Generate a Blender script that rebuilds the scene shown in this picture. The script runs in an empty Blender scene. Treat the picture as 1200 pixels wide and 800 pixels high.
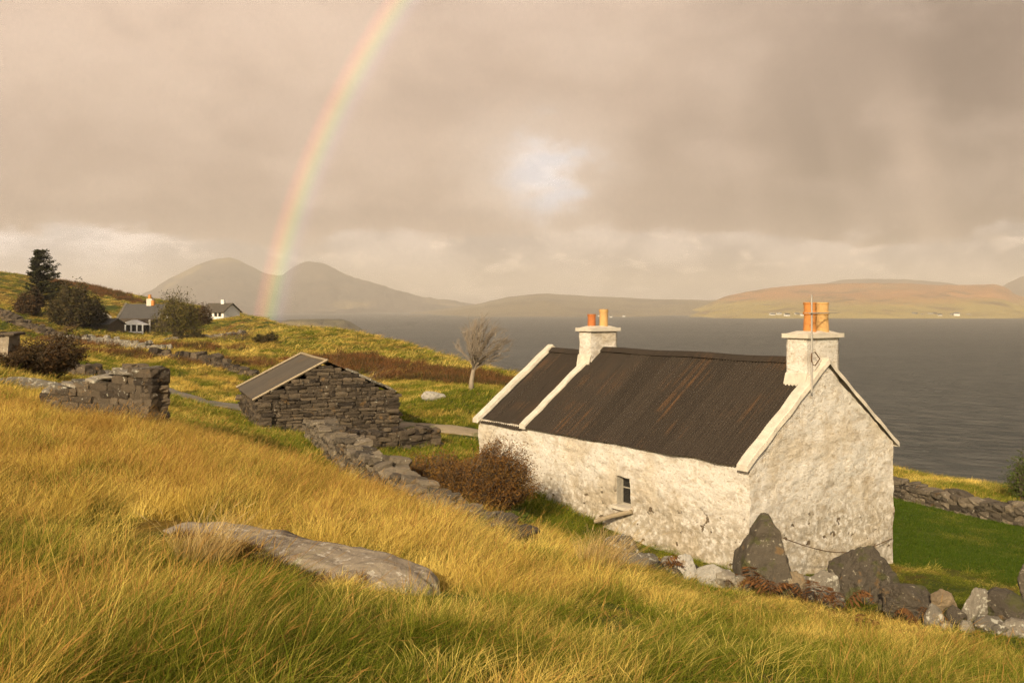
import bpy, math, random
import numpy as np
from mathutils import Vector, Matrix, Quaternion
R = math.radians
rng = np.random.default_rng(7)
random.seed(7)
scene = bpy.context.scene
COL = scene.collection

# ------------------------------------------------------------------ camera
F, CX, HY = 1070.0, 600.0, 359.0           # survey constants of the place: focal length, eye line
SEA = -38.0
cam_d = bpy.data.cameras.new("camera"); cam_d.sensor_width = 36; cam_d.lens = 36 * F / 1200
cam_d.shift_y = (HY - 400) / 1200; cam_d.clip_start = 0.1; cam_d.clip_end = 60000
cam = bpy.data.objects.new("camera", cam_d); COL.objects.link(cam)
cam.location = (0, 0, 0); cam.rotation_euler = (R(90), 0, 0); scene.camera = cam

def at(px, py, d):
    return Vector(((px - CX) / F * d, d, -(py - HY) / F * d))

# ------------------------------------------------------------------ noise
def _h(ix, iy, iz, seed):
    n = (ix.astype(np.int64) * 374761393 + iy.astype(np.int64) * 668265263 + iz.astype(np.int64) * 1440662683 + seed * 974634777) & 0xFFFFFFFF
    n = ((n ^ (n >> 13)) * 1274126177) & 0xFFFFFFFF
    n = ((n ^ (n >> 16)) * 2246822519) & 0xFFFFFFFF
    return ((n ^ (n >> 15)) & 0xFFFFFF) / float(0xFFFFFF)

def vnoise(x, y, z=None, seed=0):
    x = np.asarray(x, float); y = np.asarray(y, float); z = np.zeros_like(x) if z is None else np.asarray(z, float)
    ix, iy, iz = np.floor(x), np.floor(y), np.floor(z)
    fx, fy, fz = x - ix, y - iy, z - iz
    fx, fy, fz = [f * f * (3 - 2 * f) for f in (fx, fy, fz)]
    o = 0
    for a in (0, 1):
        for b in (0, 1):
            for c in (0, 1):
                w = (fx if a else 1 - fx) * (fy if b else 1 - fy) * (fz if c else 1 - fz)
                o = o + w * _h(ix + a, iy + b, iz + c, seed)
    return o * 2 - 1

def fbm(x, y, z=None, seed=0, oct=4):
    x = np.asarray(x, float); y = np.asarray(y, float); z = np.zeros_like(x) if z is None else np.asarray(z, float)
    o, a, f = 0, 0.5, 1.0
    for k in range(oct):
        o = o + a * vnoise(x * f + 17.3 * k, y * f - 9.1 * k, z * f + 3.7 * k, seed + k); a *= .5; f *= 2.03
    return o

def sstep(a, b, x):
    t = np.clip((np.asarray(x, float) - a) / (b - a), 0, 1); return t * t * (3 - 2 * t)

# ------------------------------------------------------------------ terrain
CTRL = [  # (bearing px, level py, distance) -> surveyed ground heights
 (0,800,3.9),(300,800,4.2),(600,800,4.7),(900,800,6.0),(1200,800,8.0),(0,650,7.5),(0,574,11),(0,515,16),
 (300,640,9.2),(450,700,8.2),(600,642,13.5),(600,705,8.5),(750,685,12),(700,665,14),
 (671,602,22.9),(725,627,21.4),(817,660,19.4),(878,672,18.3),(960,690,17.8),(1042,658,21.8),(893,692,16.9),(1010,707,17.3),
 (900,745,12),(1100,775,10.3),(1130,738,15),(1200,725,15.5),(1200,680,20),(1100,640,25),(1195,640,25),(1050,585,33),(1190,615,29),
 (1050,553,46),(1200,576,40),(562,545,27),(520,552,26),(555,600,20.5),(510,580,21),
 (430,532,29.5),(370,520,29),(303,506,32),(465,508,34),(500,525,31),(470,499,38),(560,510,34.5),(240,473,46),(185,463,50),(290,483,41),
 (430,572,20.5),(540,620,15.7),(480,600,17.5),(400,548,24),
 (200,534,15.5),(100,536,14.5),(320,563,15),(420,602,14.5),(180,504,19),(80,492,19.5),(40,449,27),(10,422,27),(-200,440,27),
 (110,447,40),(200,446,55),(100,430,55),(0,402,75),(100,402,110),(200,413,75),(300,411,80),(330,396,98),(400,416,75),(480,441,64),
 (553,458,46),(520,450,58),(590,440,66),(520,421,80),(450,401,95),(360,385,120),(280,371,150),(250,374,180),(200,400,118),(165,397,140),
 (90,381,125),(0,362,130),(47,362,132),(0,342,165),(150,350,240),(150,378,170),(90,333,225),(0,319,215),(-200,300,210),(-200,345,130),(-300,400,70),
 (700,470,60),(850,500,52),(1000,540,48)]
PTS = []
for px, py, d in CTRL:
    p = at(px, py, d); PTS.append((p.x, p.y, p.z))
PTS += [(0,0,-1.66),(-3,0,-1.3),(3,0,-2.1),(-8,-6,-.6),(8,-6,-2.9),(0,-15,-1.2),(-25,-15,.6),(25,-15,-5),(-25,10,-.9),(20,8,-6.0),(35,15,-7.4),(40,30,-8),
        (-40,-60,1),(40,-60,-6),(-90,-30,3),(80,-40,-8)]
PTS = np.array(PTS)

def _tps_fit(P, lam=0.02):
    n = len(P); S = 10.0
    X = P[:, :2] / S
    d = np.linalg.norm(X[:, None] - X[None], axis=2)
    K = np.where(d > 0, d * d * np.log(d + 1e-12), 0) + lam * np.eye(n)
    Q = np.hstack([np.ones((n, 1)), X])
    A = np.block([[K, Q], [Q.T, np.zeros((3, 3))]])
    return np.linalg.solve(A, np.concatenate([P[:, 2], np.zeros(3)])), X, S
_W, _X, _S = _tps_fit(PTS)
CREST = np.array([(160,-120),(100,-30),(60,18),(34,33),(22.6,41),(19.3,47),(12,51),(5,55),(-.6,67),(-6.2,82),(-13.6,97),(-28,122),(-46,153),
                  (-62,205),(-100,262),(-118,246),(-131,222),(-170,214),(-260,190),(-400,120)], float)

def ground_raw(x, y):
    x = np.asarray(x, float).ravel(); y = np.asarray(y, float).ravel()
    z = np.empty_like(x)
    for i in range(0, len(x), 20000):
        q = np.stack([x[i:i+20000], y[i:i+20000]], 1) / _S
        d = np.linalg.norm(q[:, None] - _X[None], axis=2)
        K = np.where(d > 0, d * d * np.log(d + 1e-12), 0)
        z[i:i+20000] = K @ _W[:-3] + _W[-3] + q @ _W[-2:]
    return np.clip(z, -14, 16)

def beyond(x, y):
    """metres past the brow of the land, towards the sea"""
    best = np.full(len(x), 1e9); sg = np.zeros(len(x))
    for a, b in zip(CREST[:-1], CREST[1:]):
        ab = b - a; L = ab @ ab
        t = np.clip(((x - a[0]) * ab[0] + (y - a[1]) * ab[1]) / L, 0, 1)
        dx, dy = x - a[0] - t * ab[0], y - a[1] - t * ab[1]
        d = np.hypot(dx, dy)
        cr = -(ab[0] * dy - ab[1] * dx)
        m = d < best - 1e-9
        best[m] = d[m]; sg[m] = np.sign(cr[m])
    return best * sg

HOUSE = Vector((4.81, 18.5, -6.3)); HA = math.atan2(.593, .805)
def to_house(x, y):
    dx, dy = x - HOUSE.x, y - HOUSE.y; c, s = math.cos(HA), math.sin(HA)
    return dx * c + dy * s, -dx * s + dy * c

def ground(x, y):
    sh = np.shape(x); x = np.asarray(x, float).ravel(); y = np.asarray(y, float).ravel()
    z = ground_raw(x, y)
    b = beyond(x, y)
    r = np.hypot(x, y)
    lx, ly = to_house(x, y)
    calm = 1 - .75 * lawn_mask(x, y)
    z = z + calm * (.10 * fbm(x / 1.3, y / 1.3, seed=3) * np.clip(r / 6, .4, 1) + .25 * fbm(x / 6, y / 6, seed=5) * .6 * np.clip((r - 20) / 30, 0, 1)
         + .35 * fbm(x / 22, y / 22, seed=9) * np.clip((r - 60) / 60, 0, 1))
    drop = np.where(b > 0, .62 * (np.sqrt(b * b + 9) - 3), 0)
    z = np.maximum(z - drop, SEA - 6)
    return z.reshape(sh)

def lawn_mask(x, y):
    x = np.asarray(x, float); y = np.asarray(y, float)
    lx, ly = to_house(x, y)
    # mown grass to the seaward side of the cottage, bounded by the boulder row and the sea wall
    a = sstep(5.0, 6.2, lx + .6 * vnoise(x / 1.5, y / 1.5, seed=2)) * sstep(16.6, 18.8, y + .8 * vnoise(x / 2, y / 2, seed=4) - .12 * (x - 9))
    wl = (at(1044, 578, 33.5), at(1215, 618, 28.5))
    lim = wl[0].y + (x - wl[0].x) * (wl[1].y - wl[0].y) / (wl[1].x - wl[0].x)
    return a * sstep(.3, -.2, y - lim) * sstep(6.5, 7.5, x)

def gz(x, y): return float(ground(np.array([x]), np.array([y]))[0])
def on_ground(px, d, sink=0.0):
    x = (px - CX) / F * d
    return Vector((x, d, gz(x, d) - sink))

# ------------------------------------------------------------------ mesh builder
class MB:
    def __init__(s): s.V, s.Fc, s.A, s.M, s.n = [], [], [], [], 0
    def add(s, v, f, rnd=0.5, mi=0):
        v = np.asarray(v, float).reshape(-1, 3)
        s.V.append(v); s.A.append(np.broadcast_to(np.asarray(rnd, float), (len(v),)))
        f = [tuple(int(i) + s.n for i in q) for q in f]
        s.Fc += f; s.M += [mi] * len(f); s.n += len(v)
    def box(s, c, size, rot=None, rnd=.5, mi=0):
        v = (STONE8 * np.asarray(size) / 2)
        if rot is not None: v = v @ np.array(rot.to_3x3() if hasattr(rot, 'to_3x3') else rot).T
        s.add(v + np.asarray(c), BOXF, rnd, mi)
    def tube(s, pts, rad, sides=5, rnd=.5, cap=True, mi=0):
        pts = np.asarray(pts, float); n = len(pts); rad = np.broadcast_to(np.asarray(rad, float), (n,))
        t = np.gradient(pts, axis=0); t /= np.linalg.norm(t, axis=1)[:, None] + 1e-12
        up = np.array([0, 0, 1.0]) if abs(t[0][2]) < .9 else np.array([1.0, 0, 0])
        a = np.cross(t, up); a /= np.linalg.norm(a, axis=1)[:, None] + 1e-12; b = np.cross(t, a)
        an = np.arange(sides) / sides * 2 * math.pi
        v = pts[:, None] + rad[:, None, None] * (np.cos(an)[None, :, None] * a[:, None] + np.sin(an)[None, :, None] * b[:, None])
        f = [(i * sides + j, i * sides + (j + 1) % sides, (i + 1) * sides + (j + 1) % sides, (i + 1) * sides + j) for i in range(n - 1) for j in range(sides)]
        if cap: f += [tuple(range(sides))[::-1], tuple(range((n - 1) * sides, n * sides))]
        s.add(v, f, rnd, mi)
    def lathe(s, c, prof, sides=20, rnd=.5, mi=0):
        an = np.arange(sides) / sides * 2 * math.pi
        v = np.array([[c[0] + r * math.cos(q), c[1] + r * math.sin(q), c[2] + z] for r, z in prof for q in an])
        f = [(i * sides + j, i * sides + (j + 1) % sides, (i + 1) * sides + (j + 1) % sides, (i + 1) * sides + j) for i in range(len(prof) - 1) for j in range(sides)]
        s.add(v, f, rnd, mi)
    def grid(s, P, rnd=.5, mi=0, skip=None, flip=False):
        nu, nv = P.shape[:2]
        f = []
        for i in range(nu - 1):
            for j in range(nv - 1):
                if skip is not None and skip[i, j]: continue
                q = (i * nv + j, (i + 1) * nv + j, (i + 1) * nv + j + 1, i * nv + j + 1)
                f.append(q[::-1] if flip else q)
        s.add(P.reshape(-1, 3), f, np.asarray(rnd).reshape(-1) if np.ndim(rnd) else rnd, mi)
    def build(s, name, mats, parent=None, smooth=False, loc=None):
        me = bpy.data.meshes.new(name)
        v = np.concatenate(s.V)
        if loc is not None: v = v - np.asarray(loc)
        me.from_pydata(v.tolist(), [], s.Fc)
        a = me.attributes.new("rnd", 'FLOAT', 'POINT'); a.data.foreach_set("value", np.concatenate(s.A).astype(np.float32))
        for m in (mats if isinstance(mats, (list, tuple)) else [mats]): me.materials.append(m)
        if any(s.M): me.polygons.foreach_set("material_index", s.M)
        me.polygons.foreach_set("use_smooth", [smooth] * len(me.polygons))
        me.update()
        o = bpy.data.objects.new(name, me); COL.objects.link(o)
        if loc is not None: o.location = loc
        if parent is not None: o.parent = parent
        return o
STONE8 = np.array([(x, y, z) for x in (-1, 1) for y in (-1, 1) for z in (-1, 1)], float)
BOXF = [(0,1,3,2),(4,6,7,5),(0,4,5,1),(2,3,7,6),(0,2,6,4),(1,5,7,3)]

def _sub_cube(n=2):
    idx, V, Fs = {}, [], []
    def vid(p):
        k = tuple(np.round(p, 5))
        if k not in idx: idx[k] = len(V); V.append(p)
        return idx[k]
    g = np.linspace(-1, 1, n + 1)
    for ax in range(3):
        for sg in (-1, 1):
            for i in range(n):
                for j in range(n):
                    q = []
                    for (a, b) in ((g[i], g[j]), (g[i+1], g[j]), (g[i+1], g[j+1]), (g[i], g[j+1])):
                        p = np.zeros(3); p[ax] = sg; p[(ax + 1) % 3] = a; p[(ax + 2) % 3] = b; q.append(vid(p))
                    Fs.append(tuple(q if sg > 0 else q[::-1]))
    return np.array(V), Fs
ST_V, ST_F = _sub_cube(2)
_n = np.linalg.norm(ST_V, axis=1)[:, None]
ST_R = ST_V / _n * 1.18

def add_stone(mb, c, size, rot3, jit=.12, roundness=.35, rnd=None):
    v = ST_V * (1 - roundness) + ST_R * roundness
    v = v + rng.normal(0, jit, v.shape)
    v = v * np.asarray(size) / 2
    mb.add(v @ np.asarray(rot3).T + np.asarray(c), ST_F, rng.random() if rnd is None else rnd)

def rotz3(a):
    c, s = math.cos(a), math.sin(a); return np.array([[c, -s, 0], [s, c, 0], [0, 0, 1.0]])
def rot_rand(a, k):
    q = Matrix.Rotation(a, 3, 'Z') @ Matrix.Rotation(rng.normal(0, k), 3, 'X') @ Matrix.Rotation(rng.normal(0, k), 3, 'Y') @ Matrix.Rotation(rng.normal(0, k * .5), 3, 'Z')
    return np.array(q)

# ------------------------------------------------------------------ props
def tag(o, label=None, cat=None, group=None, kind=None):
    if label: o['label'] = label
    if cat: o['category'] = cat
    if group: o['group'] = group
    if kind: o['kind'] = kind
    return o
def empty(name, loc, rz=0):
    o = bpy.data.objects.new(name, None); COL.objects.link(o); o.location = loc; o.rotation_euler = (0, 0, rz); o.empty_display_size = .3
    return o

# ------------------------------------------------------------------ node helpers
class NT:
    def __init__(s, tree): s.t = tree; s.n = tree.nodes; s.l = tree.links
    def node(s, t, **kw):
        n = s.n.new(t)
        for k, v in kw.items(): setattr(n, k, v)
        return n
    def put(s, sock, v):
        if v is None: return
        if isinstance(v, bpy.types.NodeSocket): s.l.new(v, sock)
        else:
            if isinstance(v, (tuple, list)) and sock.type == 'RGBA' and len(v) == 3: v = (*v, 1)
            sock.default_value = v
    def m(s, op, a, b=None, c=None, clamp=False):
        n = s.node('ShaderNodeMath', operation=op, use_clamp=clamp)
        for i, v in enumerate((a, b, c)): s.put(n.inputs[i], v)
        return n.outputs[0]
    def mix(s, f, a, b, blend='MIX'):
        n = s.node('ShaderNodeMix', data_type='RGBA', blend_type=blend); n.clamp_factor = True
        s.put(n.inputs[0], f); s.put(n.inputs[6], a); s.put(n.inputs[7], b); return n.outputs[2]
    def step(s, x, a, b, o0=0.0, o1=1.0):
        n = s.node('ShaderNodeMapRange', interpolation_type='SMOOTHSTEP')
        for i, v in enumerate((x, a, b, o0, o1)): s.put(n.inputs[i], v)
        return n.outputs[0]
    def noise(s, vec, scale, detail=3, rough=.55, dist=0, col=False):
        n = s.node('ShaderNodeTexNoise'); s.put(n.inputs['Vector'], vec); n.inputs['Scale'].default_value = scale
        n.inputs['Detail'].default_value = detail; n.inputs['Roughness'].default_value = rough; n.inputs['Distortion'].default_value = dist
        return n.outputs[1 if col else 0]
    def voro(s, vec, scale, feature='F1', out=0):
        n = s.node('ShaderNodeTexVoronoi', feature=feature); s.put(n.inputs['Vector'], vec); n.inputs['Scale'].default_value = scale
        return n.outputs[out]
    def mapv(s, vec, scale=(1, 1, 1), loc=(0, 0, 0), rot=(0, 0, 0)):
        n = s.node('ShaderNodeMapping'); s.put(n.inputs[0], vec); n.inputs[1].default_value = loc; n.inputs[2].default_value = rot; n.inputs[3].default_value = scale
        return n.outputs[0]
    def sep(s, v): n = s.node('ShaderNodeSeparateXYZ'); s.put(n.inputs[0], v); return n.outputs
    def comb(s, x, y, z):
        n = s.node('ShaderNodeCombineXYZ')
        for i, v in enumerate((x, y, z)): s.put(n.inputs[i], v)
        return n.outputs[0]
    def attr(s, name, inst=False, out='Fac'):
        n = s.node('ShaderNodeAttribute', attribute_name=name, attribute_type='INSTANCER' if inst else 'GEOMETRY'); return n.outputs[out]
    def pos(s): return s.node('ShaderNodeNewGeometry').outputs['Position']
    def obj(s): return s.node('ShaderNodeTexCoord').outputs['Object']
    def bump(s, h, strength=.5, dist=.02, normal=None):
        n = s.node('ShaderNodeBump'); s.put(n.inputs['Height'], h); n.inputs['Strength'].default_value = strength; n.inputs['Distance'].default_value = dist
        s.put(n.inputs['Normal'], normal); return n.outputs[0]

def material(name):
    m = bpy.data.materials.new(name); m.use_nodes = True; t = NT(m.node_tree); b = t.n['Principled BSDF']
    b.inputs['Roughness'].default_value = .9; b.inputs['Specular IOR Level'].default_value = .25
    return m, t, b
def plain(name, c, rough=.8, spec=.3, var=.25, scale=6.0, metal=0):
    m, t, b = material(name)
    n = t.noise(t.obj(), scale, 4)
    t.put(b.inputs['Base Color'], t.mix(n, tuple(x * (1 - var) for x in c), tuple(x * (1 + var) for x in c)))
    b.inputs['Roughness'].default_value = rough; b.inputs['Specular IOR Level'].default_value = spec; b.inputs['Metallic'].default_value = metal
    t.put(b.inputs['Normal'], t.bump(t.noise(t.obj(), scale * 8, 4), .3, .01))
    return m

def mat_stone(name, dark, light, lichen=(.46, .43, .34), lich=.60, moss=None, scale=1.0):
    m, t, b = material(name)
    p = t.pos(); r = t.attr("rnd")
    c = t.mix(r, dark, light)
    c = t.mix(t.noise(p, 5 * scale, 4), t.mix(.55, c, (.03, .026, .02)), c)
    c = t.mix(t.m('MULTIPLY', t.step(t.noise(p, 9 * scale, 6, .65), lich, lich + .06), .8), c, lichen)
    c = t.mix(t.m('MULTIPLY', t.step(t.noise(t.mapv(p, loc=(3, 7, 1)), 3.1 * scale, 5, .6), .60, .68), .55), c, (.20, .115, .04))
    if moss: c = t.mix(t.m('MULTIPLY', t.step(t.noise(t.mapv(p, loc=(8, 1, 4)), 2.4 * scale, 5, .6), .52, .62), .75), c, moss)
    t.put(b.inputs['Base Color'], c)
    h = t.m('ADD', t.noise(p, 14 * scale, 6, .65), t.m('MULTIPLY', t.voro(p, 9 * scale), .5))
    t.put(b.inputs['Normal'], t.bump(h, .9, .03 / scale))
    b.inputs['Roughness'].default_value = .92
    return m

M = {}
M['stone'] = mat_stone('dry_stone', (.034, .024, .016), (.165, .122, .076), lich=.635)
M['stone_pale'] = mat_stone('pale_field_stone', (.11, .095, .072), (.34, .29, .215), lich=.55)
M['stone_mid'] = mat_stone('field_stone', (.060, .047, .032), (.27, .215, .145), lich=.62)
M['boulder'] = mat_stone('boulder_stone', (.050, .039, .028), (.120, .096, .066), lichen=(.33, .29, .20), lich=.60, moss=(.07, .07, .02))
M['boulder_buff'] = mat_stone('buff_stone', (.25, .18, .10), (.36, .27, .16), lich=.66)
M['boulder_white'] = mat_stone('limewashed_stone', (.42, .38, .31), (.62, .57, .48), lichen=(.16, .13, .09), lich=.57)
M['slab'] = mat_stone('slab_rock', (.37, .295, .205), (.43, .35, .245), lichen=(.58, .52, .41), lich=.575, scale=1.1)

def mat_whitewash():
    m, t, b = material('whitewash'); o = t.obj()
    big = t.noise(o, .8, 5, .6); mid = t.noise(t.mapv(o, (1, 1, 1.7)), 3.2, 6, .65); fine = t.noise(o, 16, 5, .7)
    c = t.mix(mid, (.66, .595, .49), (.84, .79, .705))
    c = t.mix(t.m('MULTIPLY', t.step(big, .47, .64), .45), c, (.52, .395, .23))
    c = t.mix(t.m('MULTIPLY', t.step(t.noise(o, 2.3, 7, .72), .56, .66), .50), c, (.40, .31, .19))
    ow = t.node('ShaderNodeVectorMath', operation='ADD'); t.put(ow.inputs[0], t.mapv(o, (1, 1, 1.9))); t.put(ow.inputs[1], t.mapv(t.noise(o, 3.0, 4, .6, col=True), (.55, .55, .55)))
    rub = t.voro(ow.outputs[0], 3.4, 'SMOOTH_F1')
    c = t.mix(t.m('MULTIPLY', t.step(rub, .48, .70), t.m('MULTIPLY', t.step(t.noise(o, 1.4, 3), .42, .6), .45)), c, (.30, .22, .13))
    mot = t.noise(t.mapv(o, (1, 1, 2.0), (6, 1, 3)), 7.5, 6, .7); mot2 = t.noise(t.mapv(o, (1, 1, 1.6), (1, 8, 2)), 22, 4, .65)
    c = t.mix(t.m('MULTIPLY', t.step(mot, .50, .62), .50), c, (.50, .39, .25))
    c = t.mix(t.m('MULTIPLY', t.step(mot, .61, .68), .55), c, (.27, .20, .12))
    c = t.mix(t.m('MULTIPLY', t.step(mot2, .56, .66), .42), c, (.30, .235, .15))
    c = t.mix(t.m('MULTIPLY', t.step(fine, .60, .70), .6), c, (.36, .285, .18))
    z = t.sep(o)[2]
    damp = t.m('MULTIPLY', t.step(t.m('ADD', z, t.m('MULTIPLY', t.noise(o, 2.0, 5), -1.2)), 1.95, .85), t.step(t.noise(o, 7, 5, .65), .38, .56))
    c = t.mix(t.m('MULTIPLY', damp, .62), c, (.30, .23, .13))
    # fallen limewash: bare stone shows
    bare = t.m('MULTIPLY', t.step(t.noise(t.mapv(o, (1, 1, 1.4), (4, 2, 9)), 3.6, 3, .5), .655, .685), t.step(z, 2.2, 1.7))
    c = t.mix(bare, c, (.16, .115, .07))
    t.put(b.inputs['Base Color'], c); b.inputs['Roughness'].default_value = .95
    h = t.m('ADD', t.m('MULTIPLY', rub, -.45), t.m('ADD', t.m('MULTIPLY', mid, .9), t.m('SUBTRACT', t.m('MULTIPLY', fine, .42), t.m('MULTIPLY', t.m('ADD', mot, t.m('MULTIPLY', mot2, .5)), .9))))
    h = t.m('SUBTRACT', h, t.m('MULTIPLY', bare, .6))
    t.put(b.inputs['Normal'], t.bump(h, .8, .05))
    return m
M['whitewash'] = mat_whitewash()
M['coping'] = plain('painted_coping', (.60, .53, .42), .85, .3, .38, 6)
M['timber'] = plain('grey_timber', (.36, .32, .25), .85, .2, .3, 14)
M['rotten'] = plain('weathered_pole', (.33, .26, .165), .9, .2, .35, 12)
M['pot_red'] = plain('terracotta', (.46, .15, .045), .85, .2, .4, 6)
M['pot_orange'] = plain('orange_clay', (.54, .22, .06), .85, .2, .4, 6)
M['pot_buff'] = plain('buff_clay', (.55, .33, .125), .85, .2, .35, 6)
M['steel'] = plain('galvanised_steel', (.45, .41, .35), .5, .4, .3, 20, .4)
M['rust'] = plain('rusty_wire', (.13, .07, .035), .9, .2, .4, 30)
M['white_paint'] = plain('white_paint', (.78, .75, .68), .6, .4, .08, 3)
M['slate'] = plain('slate', (.075, .068, .06), .7, .3, .3, 2)
M['dark_roof'] = plain('dark_tile', (.085, .07, .05), .8, .3, .25, 2)
M['pale_roof'] = plain('pale_tin', (.55, .50, .42), .6, .3, .15, 2)
M['red_paint'] = plain('red_paint', (.45, .06, .03), .6, .3, .2, 3)
def mat_glass():
    m, t, b = material('dark_glass'); n = t.noise(t.obj(), 3, 2)
    t.put(b.inputs['Base Color'], t.mix(n, (.012, .012, .012), (.03, .028, .025))); b.inputs['Roughness'].default_value = .12; b.inputs['Specular IOR Level'].default_value = .5
    t.put(b.inputs['Normal'], t.bump(t.noise(t.obj(), 5, 2), .15, .01))
    return m
M['glass'] = mat_glass()
def mat_roof(name, sheet=.72, dark=(.026, .020, .0145), lite=(.056, .042, .030), rust=(.105, .055, .025), along=1):
    m, t, b = material(name); o = t.obj(); s = t.attr('rnd')
    x, y, z = t.sep(o)
    st = t.comb(t.m('MULTIPLY', x, .55), t.m('MULTIPLY', y, 9.0), t.m('MULTIPLY', z, .3))
    n1 = t.noise(st, 1.0, 5, .65); n2 = t.noise(o, .75, 4, .55)
    c = t.mix(t.m('ADD', t.m('MULTIPLY', n1, .75), t.m('MULTIPLY', s, .3)), dark, lite)
    rf = t.m('MULTIPLY', t.step(n1, .44, .72), t.step(n2, .47, .66))
    c = t.mix(t.m('MULTIPLY', rf, .95), c, rust)
    c = t.mix(t.m('MULTIPLY', t.step(t.noise(st, 2.5, 3), .6, .7), .5), c, (.02, .016, .013))
    t.put(b.inputs['Base Color'], c); b.inputs['Roughness'].default_value = .85; b.inputs['Specular IOR Level'].default_value = .12
    t.put(b.inputs['Normal'], t.bump(t.noise(o, 14, 3), .2, .01))
    return m
M['roof'] = mat_roof('rusty_corrugated_iron')
M['byre_roof'] = mat_roof('grey_felt_sheet', 1.0, (.075, .062, .048), (.125, .104, .078), (.15, .10, .05))

def mat_ground():
    m, t, b = material('moor_ground'); p = t.pos(); lawn = t.attr('lawn'); dry = t.attr('dry')
    n1 = t.noise(p, .9, 6, .65); n2 = t.noise(t.mapv(p, loc=(9, 4, 0)), .16, 5, .6); n3 = t.noise(p, 7, 5, .7)
    green = t.mix(n3, (.026, .040, .005), (.090, .105, .012)); straw = t.mix(n3, (.10, .062, .012), (.33, .21, .035))
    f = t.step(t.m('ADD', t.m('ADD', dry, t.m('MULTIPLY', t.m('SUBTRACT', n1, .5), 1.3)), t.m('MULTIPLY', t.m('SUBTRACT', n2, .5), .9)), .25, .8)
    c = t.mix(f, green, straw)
    c = t.mix(t.m('MULTIPLY', t.step(t.noise(t.mapv(p, loc=(2, 8, 0)), .23, 6, .65), .55, .64), .7), c, (.13, .06, .02))
    c = t.mix(lawn, c, t.mix(t.step(t.noise(p, .8, 6, .7), .35, .65), (.036, .066, .006), (.105, .125, .016)))
    t.put(b.inputs['Base Color'], c); b.inputs['Roughness'].default_value = .95; b.inputs['Specular IOR Level'].default_value = .1
    t.put(b.inputs['Normal'], t.bump(t.m('ADD', n3, n1), .8, .12))
    return m
M['ground'] = mat_ground()

def mat_track(name, a, c_, sc=8):
    m, t, b = material(name); p = t.pos(); n = t.noise(p, sc, 6, .7); g = t.noise(p, 1.1, 5, .65)
    c = t.mix(n, a, c_); c = t.mix(t.m('MULTIPLY', t.step(g, .53, .62), .7), c, (.10, .105, .025))
    t.put(b.inputs['Base Color'], c); t.put(b.inputs['Normal'], t.bump(n, .5, .03)); return m
M['gravel'] = mat_track('gravel_track', (.24, .185, .11), (.42, .33, .21))
M['road'] = mat_track('worn_road', (.15, .128, .10), (.22, .19, .15))

def mat_sea():
    m, t, b = material('sea_water'); p = t.pos()
    w = t.mapv(p, (1, 1, 1), rot=(0, 0, R(35)))
    wv = t.mapv(w, (.45, 1.3, 1))
    h = t.m('ADD', t.noise(wv, .09, 6, .62), t.m('MULTIPLY', t.noise(wv, .5, 5, .6), .25))
    sw = t.noise(t.mapv(w, (.25, 1, 1)), .02, 4, .6)
    c = t.mix(sw, (.034, .040, .038), (.060, .064, .058))
    c = t.mix(t.m('MULTIPLY', t.step(t.noise(wv, .16, 6, .7), .42, .62), .8), c, (.14, .133, .112))  # ripples: light off the wave facets painted into the base colour
    lane = t.step(t.noise(t.mapv(p, (.4, 1.6, 1), rot=(0, 0, R(-8))), .0045, 5, .6), .40, .62)
    c = t.mix(t.m('MULTIPLY', lane, .45), c, (.11, .11, .098))  # wind-ruffled lanes, likewise painted as a paler water colour
    cap = t.m('MULTIPLY', t.step(t.noise(t.mapv(w, (.35, 1, 1)), .14, 6, .72), .675, .72), .6)
    c = t.mix(cap, c, (.6, .58, .52))
    t.put(b.inputs['Base Color'], c); b.inputs['Roughness'].default_value = .5; b.inputs['Specular IOR Level'].default_value = .16; b.inputs['IOR'].default_value = 1.33
    t.put(b.inputs['Normal'], t.bump(h, 1.0, 9.0))
    return m
M['sea'] = mat_sea()

def mat_hill(name, high, low, dark, z0, z1, sc):
    m, t, b = material(name); p = t.pos(); z = t.sep(p)[2]
    n1 = t.noise(t.mapv(p, (1, 1, 2.5)), sc, 7, .65); n2 = t.noise(t.mapv(p, (1, 1, 4)), sc * .28, 5, .6)
    f = t.step(t.m('ADD', z, t.m('MULTIPLY', t.m('SUBTRACT', n2, .5), (z1 - z0) * 2.2)), z0, z1)
    c = t.mix(f, low, high); c = t.mix(t.m('MULTIPLY', t.step(n1, .48, .64), .75), c, dark)
    c = t.mix(t.m('MULTIPLY', t.step(n2, .56, .66), .4), c, (.40, .30, .12))
    t.put(b.inputs['Base Color'], c); t.put(b.inputs['Normal'], t.bump(n1, .9, 30.0)); return m
M['hill_heather'] = mat_hill('heather_hill', (.41, .20, .060), (.35, .26, .06), (.17, .10, .035), 0, 45, .006)  # orange heather above, yellow-green lower ground, mixed by height
M['hill_far'] = mat_hill('misty_hill', (.17, .115, .065), (.19, .145, .07), (.11, .08, .05), 20, 120, .003)
M['mountain'] = mat_hill('mountain_rock', (.085, .064, .050), (.075, .056, .044), (.03, .024, .02), 20, 180, .005)
M['headland'] = mat_hill('headland_rock', (.15, .125, .065), (.12, .10, .06), (.07, .06, .045), -34, -20, .02)

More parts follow.
